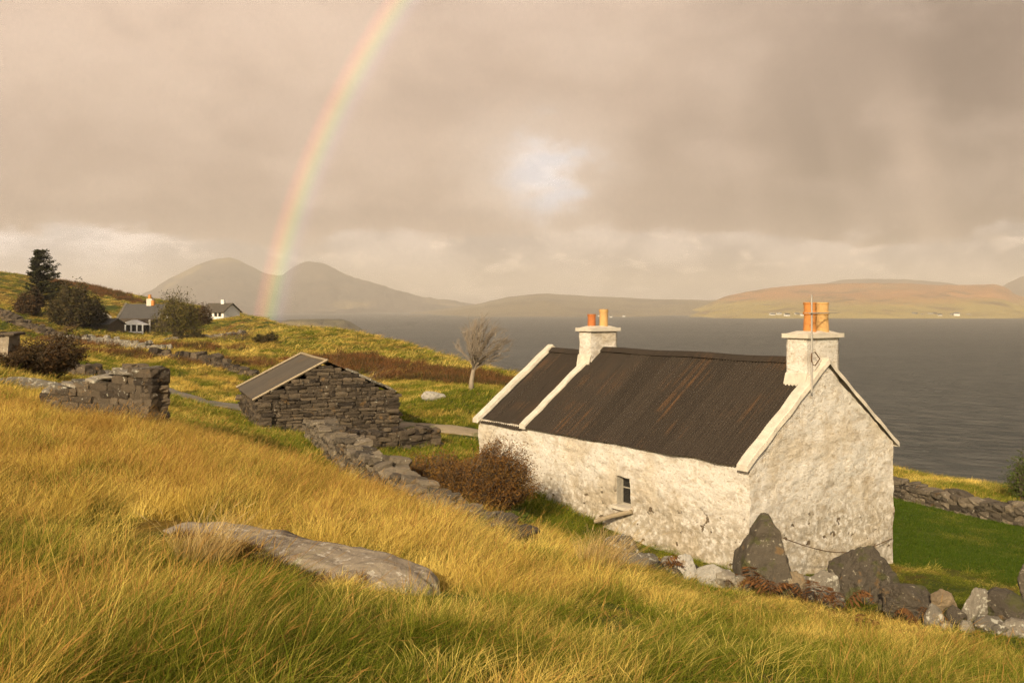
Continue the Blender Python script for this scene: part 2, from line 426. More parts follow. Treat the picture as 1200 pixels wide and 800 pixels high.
def mat_leaf(name, a, b_, c_, trans=.25):
    m, t, b = material(name); r = t.attr('rnd'); p = t.pos()
    c = t.mix(r, a, b_); c = t.mix(t.step(t.noise(p, 1.6, 3), .48, .62), c, c_)
    t.put(b.inputs['Base Color'], c); b.inputs['Specular IOR Level'].default_value = .15
    tr = t.node('ShaderNodeBsdfTranslucent'); t.put(tr.inputs[0], c)
    mx = t.node('ShaderNodeMixShader'); mx.inputs[0].default_value = trans
    t.l.new(b.outputs[0], mx.inputs[1]); t.l.new(tr.outputs[0], mx.inputs[2]); t.l.new(mx.outputs[0], t.n['Material Output'].inputs[0])
    return m
M['rust_leaf'] = mat_leaf('rusty_leaves', (.10, .045, .014), (.34, .165, .04), (.20, .105, .026))
M['dark_leaf'] = mat_leaf('dark_brown_twigs', (.045, .026, .012), (.13, .07, .026), (.07, .045, .018))
M['olive_leaf'] = mat_leaf('olive_leaves', (.06, .055, .014), (.19, .145, .035), (.10, .09, .024))
M['scrub_leaf'] = mat_leaf('scrub_leaves', (.045, .036, .013), (.115, .08, .026), (.055, .05, .016))
M['needle'] = mat_leaf('spruce_needles', (.022, .026, .011), (.065, .058, .024), (.04, .042, .016))
M['green_leaf'] = mat_leaf('green_leaves', (.05, .085, .012), (.13, .16, .025), (.09, .11, .02))
M['bracken'] = mat_leaf('dead_bracken', (.09, .038, .014), (.23, .105, .035), (.15, .07, .025))
M['bark_pale'] = plain('pale_bark', (.30, .24, .17), .9, .2, .3, 8)
M['twig'] = plain('grey_brown_twigs', (.27, .215, .155), .9, .2, .3, 8)
M['bark'] = plain('dark_bark', (.10, .075, .05), .95, .2, .35, 8)

def mat_grass(name, green, green2, straw, straw2, tip, trans=.22):
    m, t, b = material(name); r = t.attr('rnd'); h = t.attr('tt'); dry = t.attr('dry', True); hue = t.attr('hue', True)
    g = t.mix(r, green, green2); s = t.mix(t.m('ADD', t.m('MULTIPLY', r, .6), t.m('MULTIPLY', hue, .4)), straw, straw2)
    s = t.mix(t.m('MULTIPLY', t.step(hue, .24, .04), .65), s, tip)
    s = t.mix(t.m('MULTIPLY', t.step(hue, .74, .95), .6), s, tuple(min(1, q * 1.25) for q in straw2))
    f = t.step(t.m('ADD', t.m('ADD', dry, t.m('MULTIPLY', t.m('SUBTRACT', r, .5), .7)), t.m('MULTIPLY', t.m('SUBTRACT', h, .45), .55)), .25, .75)
    c = t.mix(f, g, s)
    c = t.mix(t.m('MULTIPLY', t.step(h, 1.05, 1.1), .9), c, tip)
    t.put(b.inputs['Base Color'], c); b.inputs['Roughness'].default_value = .8; b.inputs['Specular IOR Level'].default_value = .08
    tr = t.node('ShaderNodeBsdfTranslucent'); t.put(tr.inputs[0], c)
    mx = t.node('ShaderNodeMixShader'); mx.inputs[0].default_value = trans
    t.l.new(b.outputs[0], mx.inputs[1]); t.l.new(tr.outputs[0], mx.inputs[2]); t.l.new(mx.outputs[0], t.n['Material Output'].inputs[0])
    return m
M['grass'] = mat_grass('moor_grass', (.070, .098, .007), (.21, .225, .016), (.49, .32, .042), (.78, .58, .15), (.34, .175, .045))
M['lawn'] = mat_grass('lawn_grass', (.040, .076, .005), (.090, .130, .011), (.16, .16, .018), (.26, .22, .04), (.2, .2, .05))
M['heather'] = mat_grass('brown_heather', (.050, .040, .014), (.10, .075, .022), (.10, .045, .018), (.20, .09, .03), (.2, .1, .04), .2)

# ------------------------------------------------------------------ world
SUN_AZ, SUN_EL = R(180 + 18), R(25)
S = Vector((math.sin(SUN_AZ) * math.cos(SUN_EL), math.cos(SUN_AZ) * math.cos(SUN_EL), math.sin(SUN_EL)))
w = bpy.data.worlds.new("World"); scene.world = w; w.use_nodes = True
t = NT(w.node_tree); bg = t.n['Background']
sky = t.node('ShaderNodeTexSky', sky_type='NISHITA', sun_disc=False, sun_elevation=SUN_EL, sun_rotation=SUN_AZ, air_density=1.4, dust_density=3.0)
dirv = t.node('ShaderNodeTexCoord').outputs['Generated']
x, y, z = t.sep(dirv)
az = t.m('MULTIPLY', t.m('ARCTAN2', x, y), 180 / math.pi)
el = t.m('MULTIPLY', t.m('ARCSINE', z), 180 / math.pi)
sv = t.comb(t.m('MULTIPLY', az, .055), t.m('MULTIPLY', el, .11), 0)      # cloud space in degrees, flattened
si = t.comb(t.m('MULTIPLY', az, .13), t.m('MULTIPLY', el, .20), 0)
nb = t.noise(sv, .9, 3, .45, .2); nm = t.noise(t.mapv(sv, loc=(5, 3, 0)), 2.2, 4, .5, .2)
ni = t.noise(t.mapv(si, loc=(3, 1, 0)), 1.0, 7, .56, .25); nf = t.noise(t.mapv(si, (1, 1.5, 1), (2, 9, 0)), 2.4, 7, .58, .15)
az_w = t.m('ADD', az, t.m('MULTIPLY', t.m('SUBTRACT', nm, .5), 9)); el_w = t.m('ADD', el, t.m('MULTIPLY', t.m('SUBTRACT', nm, .5), 5))
# rain cloud: pale on the left, heavy mauve brown on the right
right = t.step(t.m('ADD', az_w, t.m('MULTIPLY', t.m('SUBTRACT', nb, .5), 18)), 1, 24)
pale, tan_, slate_ = (.66, .50, .37), (.475, .355, .265), (.215, .158, .118)
c = t.mix(t.step(el_w, 4.5, 18), tan_, pale)
c = t.mix(t.m('MULTIPLY', t.step(nb, .40, .62), .6), c, (.44, .325, .24))
c = t.mix(t.m('MULTIPLY', t.step(nm, .46, .70), .30), c, (.74, .575, .43))
c = t.mix(t.m('MULTIPLY', right, t.step(el_w, 24, 13, .60, .96)), c, slate_)
c = t.mix(t.m('MULTIPLY', t.step(ni, .44, .66), .26), c, (.70, .545, .42)); c = t.mix(t.m('MULTIPLY', t.step(ni, .50, .30), .22), c, (.27, .20, .155))
shaft = t.noise(t.comb(t.m('MULTIPLY', t.m('ADD', az, t.m('MULTIPLY', el, .25)), .22), t.m('MULTIPLY', el, .015), 0), 1.0, 2, .4)
c = t.mix(t.m('MULTIPLY', t.m('MULTIPLY', right, t.step(shaft, .42, .66)), t.step(el, 19, 8, 0, .62)), c, (.56, .42, .31))
# ragged cloud base, then brighter broken cloud beneath it
edge = t.m('ADD', el_w, t.m('MULTIPLY', t.m('SUBTRACT', nf, .5), 2.6))
c = t.mix(t.step(t.m('ABSOLUTE', t.m('SUBTRACT', edge, 5.6)), 1.6, 0, 0, .32), c, (.30, .225, .175))
base_f = t.step(edge, 4.9, 3.9)
lowc = t.mix(t.step(ni, .40, .60), (.40, .35, .315), (.78, .665, .56))
lowc = t.mix(t.m('MULTIPLY', t.step(nf, .50, .66), .8), lowc, (1.18, .97, .76))
cool = t.mix(t.step(nf, .38, .60), (.74, .70, .67), (1.30, 1.20, 1.11))
lowc = t.mix(t.m('MULTIPLY', t.step(az, -16, -27), .75), lowc, cool)
c = t.mix(t.m('MULTIPLY', base_f, .78), c, lowc)
# a break in the cloud where high bright sky shows, with cumulus drifting over its lower edge
gx = t.m('DIVIDE', t.m('SUBTRACT', t.m('ADD', az, t.m('MULTIPLY', t.m('SUBTRACT', nf, .5), 4)), 1.9), 3.3); gy = t.m('DIVIDE', t.m('SUBTRACT', t.m('ADD', el, t.m('MULTIPLY', t.m('SUBTRACT', ni, .5), 5)), 8.3), 2.5)
gd = t.m('SQRT', t.m('ADD', t.m('MULTIPLY', gx, gx), t.m('MULTIPLY', gy, gy)))
c = t.mix(t.step(gd, 2.3, .7, 0, .6), c, (.66, .54, .43))
gap = t.step(t.m('ADD', gd, t.m('MULTIPLY', t.m('SUBTRACT', nf, .5), 2.6)), 1.30, .0)
c = t.mix(t.m('MULTIPLY', gap, .92), c, t.mix(t.step(nf, .40, .62), (.70, .68, .68), (.94, .89, .85)))
c = t.mix(1.0, c, (1.03, 1.01, 1.03), 'MULTIPLY')
nish = t.mix(1.0, sky.outputs[0], (.10, .10, .10), 'MULTIPLY')
west = t.step(y, -.75, .0)                      # cloud covers the east; the low sun stands in the clear west
c = t.mix(t.m('MULTIPLY', west, t.step(z, 1.0, .25, .55, 1)), nish, c)
t.put(bg.inputs[0], c); bg.inputs[1].default_value = 1.0; SKYGAIN = None

sl = bpy.data.lights.new("sun", 'SUN'); sl.energy = 4.6; sl.angle = R(1.5); sl.color = (1.0, .835, .59)
so = bpy.data.objects.new("sun", sl); COL.objects.link(so); so.rotation_euler = S.to_track_quat('Z', 'Y').to_euler(); so.location = S * 60

# ------------------------------------------------------------------ ground sheet
def dry_at(x, y):
    x = np.asarray(x, float); y = np.asarray(y, float); r = np.hypot(x, y)
    v = np.full(x.shape, .50)
    gold = sstep(7, 10, y) * sstep(20, 16.5, y + .25 * x) * sstep(2.2, -1.2, x - (y - 10) * .05)
    v = v + .20 * gold
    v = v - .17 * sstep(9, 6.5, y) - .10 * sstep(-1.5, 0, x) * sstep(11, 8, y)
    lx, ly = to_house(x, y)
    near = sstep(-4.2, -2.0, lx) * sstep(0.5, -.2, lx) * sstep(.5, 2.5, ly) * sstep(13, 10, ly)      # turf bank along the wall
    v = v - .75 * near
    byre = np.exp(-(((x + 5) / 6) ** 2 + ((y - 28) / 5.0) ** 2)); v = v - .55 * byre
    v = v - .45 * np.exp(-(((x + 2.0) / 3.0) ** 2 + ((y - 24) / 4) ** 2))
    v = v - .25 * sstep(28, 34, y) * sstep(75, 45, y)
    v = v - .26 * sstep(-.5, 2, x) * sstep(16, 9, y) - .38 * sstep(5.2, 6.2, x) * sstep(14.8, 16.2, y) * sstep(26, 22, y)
    v = v + 1.15 * (fbm(x / 1.3, y / 1.3, seed=21)) + .7 * fbm(x / .5, y / .5, seed=25, oct=2) * sstep(24, 12, y) + .45 * fbm(x / 14, y / 14, seed=23) * sstep(16, 40, r)
    return np.clip(v, 0, 1)

def build_ground():
    rr = np.concatenate([np.linspace(.6, 6, 40)[:-1], np.geomspace(6, 60, 150)[:-1], np.geomspace(60, 420, 120)])
    aa = np.concatenate([np.linspace(-180, -42, 40)[:-1], np.linspace(-42, 42, 330), np.linspace(42, 180, 40)[1:-1]])
    A, Rr = np.meshgrid(np.radians(aa), rr)
    X, Y = Rr * np.sin(A), Rr * np.cos(A)
    Z = ground(X, Y)
    P = np.stack([X, Y, Z], 2)
    V = P.reshape(-1, 3); nu, nv = P.shape[:2]
    f = [(i * nv + j, i * nv + (j + 1) % nv, (i + 1) * nv + (j + 1) % nv, (i + 1) * nv + j) for i in range(nu - 1) for j in range(nv)]
    f = [q[::-1] for q in f]
    V = np.vstack([V, [[0, 0, gz(0, 0)]]]); k = len(V) - 1
    f += [(k, (j + 1) % nv, j) for j in range(nv)]
    me = bpy.data.meshes.new('ground'); me.from_pydata(V.tolist(), [], f)
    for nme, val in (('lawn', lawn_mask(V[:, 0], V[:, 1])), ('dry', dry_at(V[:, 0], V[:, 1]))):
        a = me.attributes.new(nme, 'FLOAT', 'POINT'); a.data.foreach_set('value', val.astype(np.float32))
    me.materials.append(M['ground']); me.polygons.foreach_set('use_smooth', [True] * len(me.polygons)); me.update()
    o = bpy.data.objects.new('ground', me); COL.objects.link(o); o['kind'] = 'structure'
build_ground()

def strip(name, pts, width, mat, lift=.05):
    pts = np.array(pts, float); s = np.linspace(0, 1, 90); k = np.linspace(0, 1, len(pts))
    # smooth the polyline
    P = np.stack([np.interp(s, k, pts[:, i]) for i in (0, 1)], 1)
    for _ in range(12): P[1:-1] = (P[:-2] + 2 * P[1:-1] + P[2:]) / 4
    T = np.gradient(P, axis=0); T /= np.linalg.norm(T, axis=1)[:, None]; N = np.stack([-T[:, 1], T[:, 0]], 1)
    u = np.linspace(-.5, .5, 9)
    wd = width * (1 + .22 * fbm(s * 25, s * 0, seed=31))
    XY = P[:, None] + N[:, None] * (u[None, :, None] * wd[:, None, None])
    Z = ground(XY[..., 0], XY[..., 1]) + lift - .10 * np.abs(u * 2)[None] ** 4
    mb = MB(); mb.grid(np.dstack([XY, Z]), flip=True); o = mb.build(name, mat, smooth=True); o['kind'] = 'structure'; return P
def xy(px, d): return ((px - CX) / F * d, d)
ROAD = strip('road', [xy(-60, 56), xy(110, 54), xy(185, 51), xy(240, 46.5), xy(290, 42.5), (-10.3, 41.3), xy(360, 40.8)], 3.0, M['road'], .12)
TRACK = strip('track', [xy(360, 40.8), xy(420, 39.6), xy(470, 38.2), xy(520, 36.6), xy(562, 35.0), (1.5, 34.5), (6, 34)], 1.7, M['gravel'], .09)

# sea
def build_sea():
    rr = np.concatenate([[0], np.geomspace(30, 10300, 60)]); aa = np.linspace(0, 2 * math.pi, 97)
    A, Rr = np.meshgrid(aa, rr); P = np.stack([Rr * np.sin(A), Rr * np.cos(A), np.full_like(A, SEA)], 2)
    mb = MB(); mb.grid(P, flip=False); o = mb.build('sea', M['sea']); o['kind'] = 'structure'
    if o.data.polygons[500].normal.z < 0: o.data.flip_normals()
build_sea()

# far hills: heightfields at their own distance
def hill_range(name, prof, dr, df, db, mat, rough, seed, ex=1.1, nu=260, nv=70):
    pxs = np.linspace(prof[0][0], prof[-1][0], nu); top = np.interp(pxs, [p[0] for p in prof], [p[1] for p in prof])
    kk = np.ones(3) / 3; top[4:-4] = np.convolve(top, kk, 'same')[4:-4]; top[4:-4] += ((1.7 if name == 'mountain' else .7) * fbm(pxs / 9, pxs * 0, seed=seed))[4:-4]
    H = -(top - HY) / F * dr
    d = np.concatenate([np.linspace(df, dr, int(nv * .65))[:-1], np.linspace(dr, db, nv - int(nv * .65) + 1)])
    tt = np.where(d <= dr, (d - df) / (dr - df), 1 - (d - dr) / (db - dr))
    D, PX = np.meshgrid(d, pxs); T = np.broadcast_to(tt, D.shape)
    X = (PX - CX) / F * D
    sc = rough[1]
    n = fbm(X / sc, D / sc, seed=seed, oct=6); rdg = 1 - np.abs(fbm(X / sc * 1.7, D / sc * .8, seed=seed + 40, oct=5)) * 2
    s = np.clip(T, 0, 1) ** ex
    Z = (SEA - 3) + (H[:, None] - SEA + 3) * s + rough[0] * (1.2 * n - .45 + .8 * (rdg - .6)) * np.sin(np.clip(T, 0, 1) * math.pi) ** .7
    Z = np.where(T <= 0.001, SEA - 3, Z)
    # hold the skyline: nothing in front may rise above the sight line to the ridge
    lim = (H / dr)[:, None] * D
    Z = np.where(D < dr, np.minimum(Z, lim - .002 * (dr - D)), Z)
    mb = MB(); mb.grid(np.dstack([X, D, Z]), flip=False); o = mb.build(name, mat, smooth=True)
    if o.data.polygons[len(o.data.polygons) // 2].normal.z < 0: o.data.flip_normals()
    o['kind'] = 'structure'; return o
hill_range('hill', [(790,371),(830,356),(850,347),(880,341),(905,337),(950,333),(1010,331.5),(1060,332),(1100,334),(1140,333.5),(1168,333),(1180,337),(1190,345),(1215,352),(1300,358),(1420,360),(1500,372)], 4200, 2870, 5200, M['hill_heather'], (26, 360), 3, .75)
hill_range('hill', [(470,368),(520,362),(560,356),(585,350),(600,347),(640,343.5),(660,345),(700,347.5),(760,350),(800,351),(850,352),(900,356),(960,366)], 5200, 3300, 6400, M['hill_far'], (26, 600), 13, .8)
hill_range('hill', [(900,350),(960,334),(985,328),(1020,326.5),(1060,327),(1100,330),(1140,336),(1160,345),(1180,332),(1195,325),(1240,312),(1330,318),(1450,345)], 6600, 5400, 7800, M['hill_far'], (20, 600), 23, .8)
hill_range('mountain', [(60,366),(110,357),(150,351),(172,343),(200,326),(220,316),(240,307),(255,302.5),(268,302),(282,306),(298,314),(315,322),(330,322),(342,314),(356,307.5),(368,306),(382,310),(400,319),(425,328),(450,335),(480,344),(510,350),(560,356),(620,362)], 6800, 4600, 8200, M['mountain'], (110, 620), 33, 1.12, 320, 90)
hill_range('headland', [(250,383),(290,379),(320,376),(345,374.5),(380,373.5),(398,373.5),(410,377),(420,383),(428,388),(437,394)], 1240, 1160, 1420, M['headland'], (2.5, 40), 43, .45, 160, 50)

# ------------------------------------------------------------------ haze
hz = MB(); hz.box((0, 2000, (395 - 46) / 2), (23000, 23000, 395 + 46)); 
hz.V[0][:, 2] = np.where(hz.V[0][:, 2] > 200, 395, -46)
hm = bpy.data.materials.new('haze'); hm.use_nodes = True; ht = NT(hm.node_tree); ht.n.remove(ht.n['Principled BSDF'])
pv = ht.node('ShaderNodeVolumePrincipled'); pv.inputs['Color'].default_value = (.97, .90, .80, 1); pv.inputs['Density'].default_value = .00018; pv.inputs['Anisotropy'].default_value = 0.0
ht.l.new(pv.outputs[0], ht.n['Material Output'].inputs['Volume'])
hzo = hz.build('haze', hm); hzo['kind'] = 'stuff'; hzo['label'] = 'thin rain haze over the sea loch and the far hills'

# ------------------------------------------------------------------ rainbow
def rainbow():
    axv = Vector((math.sin(R(26.5)) * math.cos(R(7.5)), math.cos(R(26.5)) * math.cos(R(7.5)), -math.sin(R(7.5))))
    e1 = axv.cross(Vector((0, 0, 1))).normalized(); e2 = e1.cross(axv).normalized()   # e1 right, e2 up
    D = 1050; V, U, E, f = [], [], [], []
    ths = np.linspace(40.5, 42.9, 25); phs = np.linspace(180, 128, 120)
    for ph in phs:
        for th in ths:
            d = axv * math.cos(R(th)) + (e1 * math.cos(R(ph)) + e2 * math.sin(R(ph))) * math.sin(R(th))
            p = d * D
            V.append(p); U.append((th - 40.5) / 2.4); E.append(min(1, max(0, (ph - 130) / 4)) * min(1, max(0, (p.z + 46) / 25)))
    n = len(ths)
    for i in range(len(phs) - 1):
        for j in range(n - 1):
            q = (i * n + j, (i + 1) * n + j, (i + 1) * n + j + 1, i * n + j + 1)
            if min(V[k].z for k in q) > SEA - 5 and max(V[k].z for k in q) < 385: f.append(q)
    me = bpy.data.meshes.new('rainbow'); me.from_pydata(V, [], f)
    for nme, val in (('band', U), ('fade', E)):
        a = me.attributes.new(nme, 'FLOAT', 'POINT'); a.data.foreach_set('value', np.array(val, np.float32))
    m = bpy.data.materials.new('rainbow_light'); m.use_nodes = True; t = NT(m.node_tree); t.n.remove(t.n['Principled BSDF'])
    cr = t.node('ShaderNodeValToRGB'); cr.color_ramp.interpolation = 'EASE'
    stops = [(0, (0, 0, 0)), (.14, (.015, .01, .02)), (.30, (.05, .05, .10)), (.42, (.06, .15, .10)), (.54, (.10, .22, .04)), (.64, (.26, .20, .02)), (.74, (.34, .12, .02)), (.86, (.22, .03, .02)), (1, (0, 0, 0))]
    el = cr.color_ramp.elements
    while len(el) < len(stops): el.new(.5)
    for e, (p, c) in zip(el, stops): e.position = p; e.color = (*c, 1)
    t.put(cr.inputs[0], t.attr('band'))
    em = t.node('ShaderNodeEmission'); t.l.new(cr.outputs[0], em.inputs[0]); t.put(em.inputs[1], t.m('MULTIPLY', t.attr('fade'), .50))
    tr = t.node('ShaderNodeBsdfTransparent'); ad = t.node('ShaderNodeAddShader')
    t.l.new(em.outputs[0], ad.inputs[0]); t.l.new(tr.outputs[0], ad.inputs[1]); t.l.new(ad.outputs[0], t.n['Material Output'].inputs[0])
    me.materials.append(m)
    o = bpy.data.objects.new('rainbow', me); COL.objects.link(o)
    tag(o, 'pale rainbow arching up from the misty mountains', 'rainbow')
rainbow()

# ------------------------------------------------------------------ cottage
def vdisp(P, amp, sc, seed):
    v = np.stack([fbm(P[..., 0] * sc[0], P[..., 1] * sc[1], P[..., 2] * sc[2], seed=seed + 11 * i, oct=4) for i in range(3)], -1)
    return P + v * amp
def cottage():
    root = empty('cottage', HOUSE, HA)
    tag(root, 'whitewashed stone croft cottage with rusty dark corrugated iron roof', 'cottage')
    W, L, ZE, ZR = 5.2, 9.7, 3.12, 5.06; hw = W / 2
    wy0, wy1, wz0, wz1 = 3.46, 3.96, 1.60, 2.30
    def D(P): return vdisp(vdisp(P, .050, (.9, .9, 1.4), 60), .030, (3.1, 3.1, 6.5), 90)
    mb = MB()
    ys = np.unique(np.round(np.concatenate([np.linspace(0, wy0, 78), np.linspace(wy0, wy1, 12), np.linspace(wy1, L, 128)]), 5))
    zs = np.unique(np.round(np.concatenate([np.linspace(0, wz0, 34), np.linspace(wz0, wz1, 16), np.linspace(wz1, ZE - .03, 19)]), 5))
    Yg, Zg = np.meshgrid(ys, zs, indexing='ij')
    P = np.stack([np.zeros_like(Yg), Yg, Zg], 2)
    yc, zc = (ys[:-1] + ys[1:]) / 2, (zs[:-1] + zs[1:]) / 2
    skip = (yc[:, None] > wy0) & (yc[:, None] < wy1) & (zc[None] > wz0) & (zc[None] < wz1)
    mb.grid(D(P), skip=skip, flip=True)
    # window reveals, same displacement so the edges meet
    for (a, b) in (((wy0, wz0), (wy1, wz0)), ((wy1, wz0), (wy1, wz1)), ((wy1, wz1), (wy0, wz1)), ((wy0, wz1), (wy0, wz0))):
        uu = ys[(ys >= wy0 - 1e-6) & (ys <= wy1 + 1e-6)] if a[0] != b[0] else zs[(zs >= wz0 - 1e-6) & (zs <= wz1 + 1e-6)]
        if a[0] != b[0]:
            if a[0] > b[0]: uu = uu[::-1]
            line = np.stack([np.zeros_like(uu), uu, np.full_like(uu, a[1])], 1)
        else:
            if a[1] > b[1]: uu = uu[::-1]
            line = np.stack([np.zeros_like(uu), np.full_like(uu, a[0]), uu], 1)
        G = np.stack([line + np.array([dx, 0, 0]) for dx in (0, .08, .17, .27)], 1)
        mb.grid(D(G), flip=True)
    def roof_z(x): return ZE + (ZR - ZE) * (1 - np.abs(x - hw) / hw)
    xs = np.linspace(0, W, 112); us = np.linspace(0, 1, 96)
    Xg, Ug = np.meshgrid(xs, us, indexing='ij')
    for yy, fl in ((0, False), (L, True)):
        mb.grid(D(np.stack([Xg, np.full_like(Xg, yy), Ug * (roof_z(Xg) - .03)], 2)), flip=fl)
    yb = np.linspace(0, L, 60); zb = np.linspace(0, ZE - .03, 24); Yg, Zg = np.meshgrid(yb, zb, indexing='ij')
    mb.grid(D(np.stack([np.full_like(Yg, W), Yg, Zg], 2)))
    mb.build('wall', M['whitewash'], root, smooth=True)

    def corrugated(name, y0, y1, dz, ov, sag):
        r = MB(); pitch, per = .09, 8
        ny = int((y1 - y0) / pitch * per); y_ = np.linspace(y0, y1, ny); sheet = np.floor((y_ - y0) / .72); k = (y_ - y0) / .72 - sheet
        sr = rng.random(int(sheet.max()) + 2)
        for sd in (-1, 1):
            u = np.linspace(0, 1, 16)
            Y_, U_ = np.meshgrid(y_, u, indexing='ij')
            xe = hw + ov
            X_ = hw + sd * xe * U_
            slope = (ZR - ZE) / hw
            Z_ = ZR + dz - slope * xe * U_
            wv = .012 * np.sin((Y_ - y0) / pitch * 2 * math.pi)
            step = .011 * (sheet[:, None] % 2) + .012 * (sr[sheet.astype(int)][:, None] - .5) * U_ ** 2 + .010 * np.maximum(0, (k[:, None] - .93) / .07) * U_
            lap = np.where(U_ > .55, 0, .004) + sag * np.sin(U_ * math.pi) * fbm(Y_ * .5, U_ * 2, seed=77)
            eave = .018 * vnoise(Y_ * 1.4, U_ * 0, seed=12) * (U_ > .97)
            nx, nz = sd * slope / math.hypot(slope, 1), 1 / math.hypot(slope, 1)
            off = wv + step + lap
            P = np.stack([X_ + nx * off + sd * eave, Y_, Z_ + nz * off - eave * slope], 2)
            r.grid(P, rnd=np.broadcast_to(sr[sheet.astype(int)][:, None], X_.shape), flip=(sd < 0))
        o = r.build(name, M['roof'], root, smooth=True)
        cp = MB(); n = 40; yy = np.linspace(y0, y1, n)
        prof = [(-.17, -.10), (-.165, -.085), (-.05, .02), (0, .035), (.05, .02), (.165, -.085), (.17, -.10)]
        P = np.array([[(hw + a, q, ZR + dz + b + .03 + .012 * math.sin(q * 2.1)) for a, b in prof] for q in yy]); cp.grid(P)
        cp.build('ridge_cap', M['roof'], o)
        return o
    corrugated('roof', .22, 7.36, .03, .13, .009)
    corrugated('roof', 7.60, L - .14, -.07, .10, .02)
    # white skews along the gables
    def skew(y0, y1, up, foot):
        slope = (ZR - ZE) / hw
        for sd in (-1, 1):
            s = MB(); n = 15; u = np.linspace(0, 1, n); xe = hw + foot; th = .13
            rows = []
            for q in u:
                x = hw + sd * xe * q; zt = ZR + up - slope * xe * q
                j = .012 * math.sin(q * 23 + y0 * 5)
                rows.append([(x, y0 + j, zt - th), (x, y0 + .012 + j, zt - .012), (x, y0 + .03 + j, zt), (x, y1 - .03 + j, zt), (x, y1 - .012 + j, zt - .012), (x, y1 + j, zt - th)])
            P = vdisp(np.array(rows), .018, (2, 3, 2), 40)
            s.grid(P, flip=(sd > 0))
            m_ = len(rows[0]); s.add(P[-1], [tuple(range(m_)) if sd < 0 else tuple(range(m_))[::-1]]); 
            s.build('coping', M['coping'], root, smooth=False)
    skew(-.08, .21, .11, .16); skew(7.34, 7.60, .13, .13); skew(L - .14, L + .12, .09, .15)
    # chimneys
    def chimney(x0, x1, y0, y1, zb, zt, pots):
        c = MB()
        g = lambda a, b, n: np.linspace(a, b, n)
        nz = 30
        ring = [(x0, y0), (x1, y0), (x1, y1), (x0, y1), (x0, y0)]
        pts = np.concatenate([np.stack([g(a[0], b[0], 14), g(a[1], b[1], 14)], 1)[:-1] for a, b in zip(ring[:-1], ring[1:])] + [np.array([ring[0]])])
        P = np.array([[(p[0], p[1], zz) for zz in g(zb, zt, nz)] for p in pts]); c.grid(vdisp(P, .028, (4, 4, 5), 23))
        ch = c.build('chimney', M['whitewash'], root, smooth=True)
        fl = MB(); q0, q1 = ZE + (ZR - ZE) * (x0 - .09) / hw, ZE + (ZR - ZE) * (x0 + .03) / hw
        pf = [(x0 - .10, q0 - .04), (x0 - .085, q0 + .085), (x0 - .035, q1 + .20), (x0 + .02, q1 + .24), (x0 + .02, q1 - .05)]
        Pf = np.array([[(a, yy, b) for a, b in pf] for yy in np.linspace(y0 - .02, y1 + .02, 12)]); fl.grid(vdisp(Pf, .03, (4, 4, 4), 5))
        fl.build('mortar_fillet', M['coping'], ch)
        k = MB(); e = .075
        for (zz0, zz1, ee) in ((zt - .02, zt + .075, e), (zt + .075, zt + .13, -.08)):
            A = np.array([(x0 - ee, y0 - ee), (x1 + ee, y0 - ee), (x1 + ee, y1 + ee), (x0 - ee, y1 + ee)]); A2 = A if ee > 0 else np.array([(x0 + .16, y0 + .14), (x1 - .16, y0 + .14), (x1 - .16, y1 - .14), (x0 + .16, y1 - .14)])
            if ee < 0: A = np.array([(x0, y0), (x1, y0), (x1, y1), (x0, y1)])
            v = [(*p, zz0) for p in A] + [(*p, zz1) for p in A2]
            k.add(v, [(0,1,5,4),(1,2,6,5),(2,3,7,6),(3,0,4,7),(4,5,6,7),(3,2,1,0)])
        k.build('cap', M['coping'], ch)
        for (px_, py_, r, h, mt, style) in pots:
            p = MB(); z0 = zt + .10
            if style == 0: prof = [(r * 1.02, 0), (r, h * .1), (r * .96, h * .82), (r * 1.06, h * .84), (r * 1.06, h), (r * .78, h), (r * .74, h * .4), (0, h * .4)]
            else: prof = [(r * 1.12, 0), (r * 1.06, h * .2), (r * .95, h * .58), (r * 1.14, h * .60), (r * 1.14, h * .68), (r * .98, h * .70), (r * 1.0, h * .93), (r * 1.10, h * .95), (r * 1.08, h), (r * .8, h), (r * .76, h * .4), (0, h * .4)]
            p.lathe((px_, py_, z0), prof, 22); p.build('chimney_pot', M[mt], ch, smooth=False)
        return ch
    c1 = chimney(2.0, 3.18, .07, .60, 3.9, 5.63, [(2.42, .30, .13, .66, 'pot_orange', 1), (2.84, .28, .138, .66, 'pot_buff', 1)])
    chimney(2.1, 3.1, 7.24, 7.74, 4.2, 5.62, [(2.36, 7.5, .115, .36, 'pot_red', 0), (2.78, 7.46, .125, .50, 'pot_buff', 0)])
    # aerial strapped to the gable chimney
    a = MB(); ax, ay = 1.93, -.10
    a.tube([(ax, ay, 4.45), (ax, ay, 6.55)], [.022, .018], 8)
    ae = a.build('aerial', M['steel'], c1)
    a = MB(); zz = 6.15
    a.tube([(ax - .12, ay - .03, zz), (ax + 1.1, ay + .12, zz + .01)], .013, 6)
    a.build('boom', M['steel'], ae)
    a = MB()
    for k in range(8):
        q = k / 7; c0 = Vector((ax - .08 + 1.12 * q, ay - .03 + .14 * q, zz + .012)); hl = .17 - .05 * q
        a.tube([c0 - Vector((.02, hl, 0)), c0 + Vector((.02, hl, 0))], .006, 5)
    a.build('director', M['steel'], ae)
    a = MB()
    hexa = [(ax + .02, 5.05), (ax - .03, 5.16), (ax - .01, 5.30), (ax + .10, 5.32), (ax + .27, 5.17), (ax + .10, 5.03), (ax + .02, 5.05)]
    a.tube([(p[0], ay - .01, p[1]) for p in hexa], .014, 6)
    a.build('bracket', M['rust'], ae)
    # window
    wn = MB(); fw = .045; xo = .20
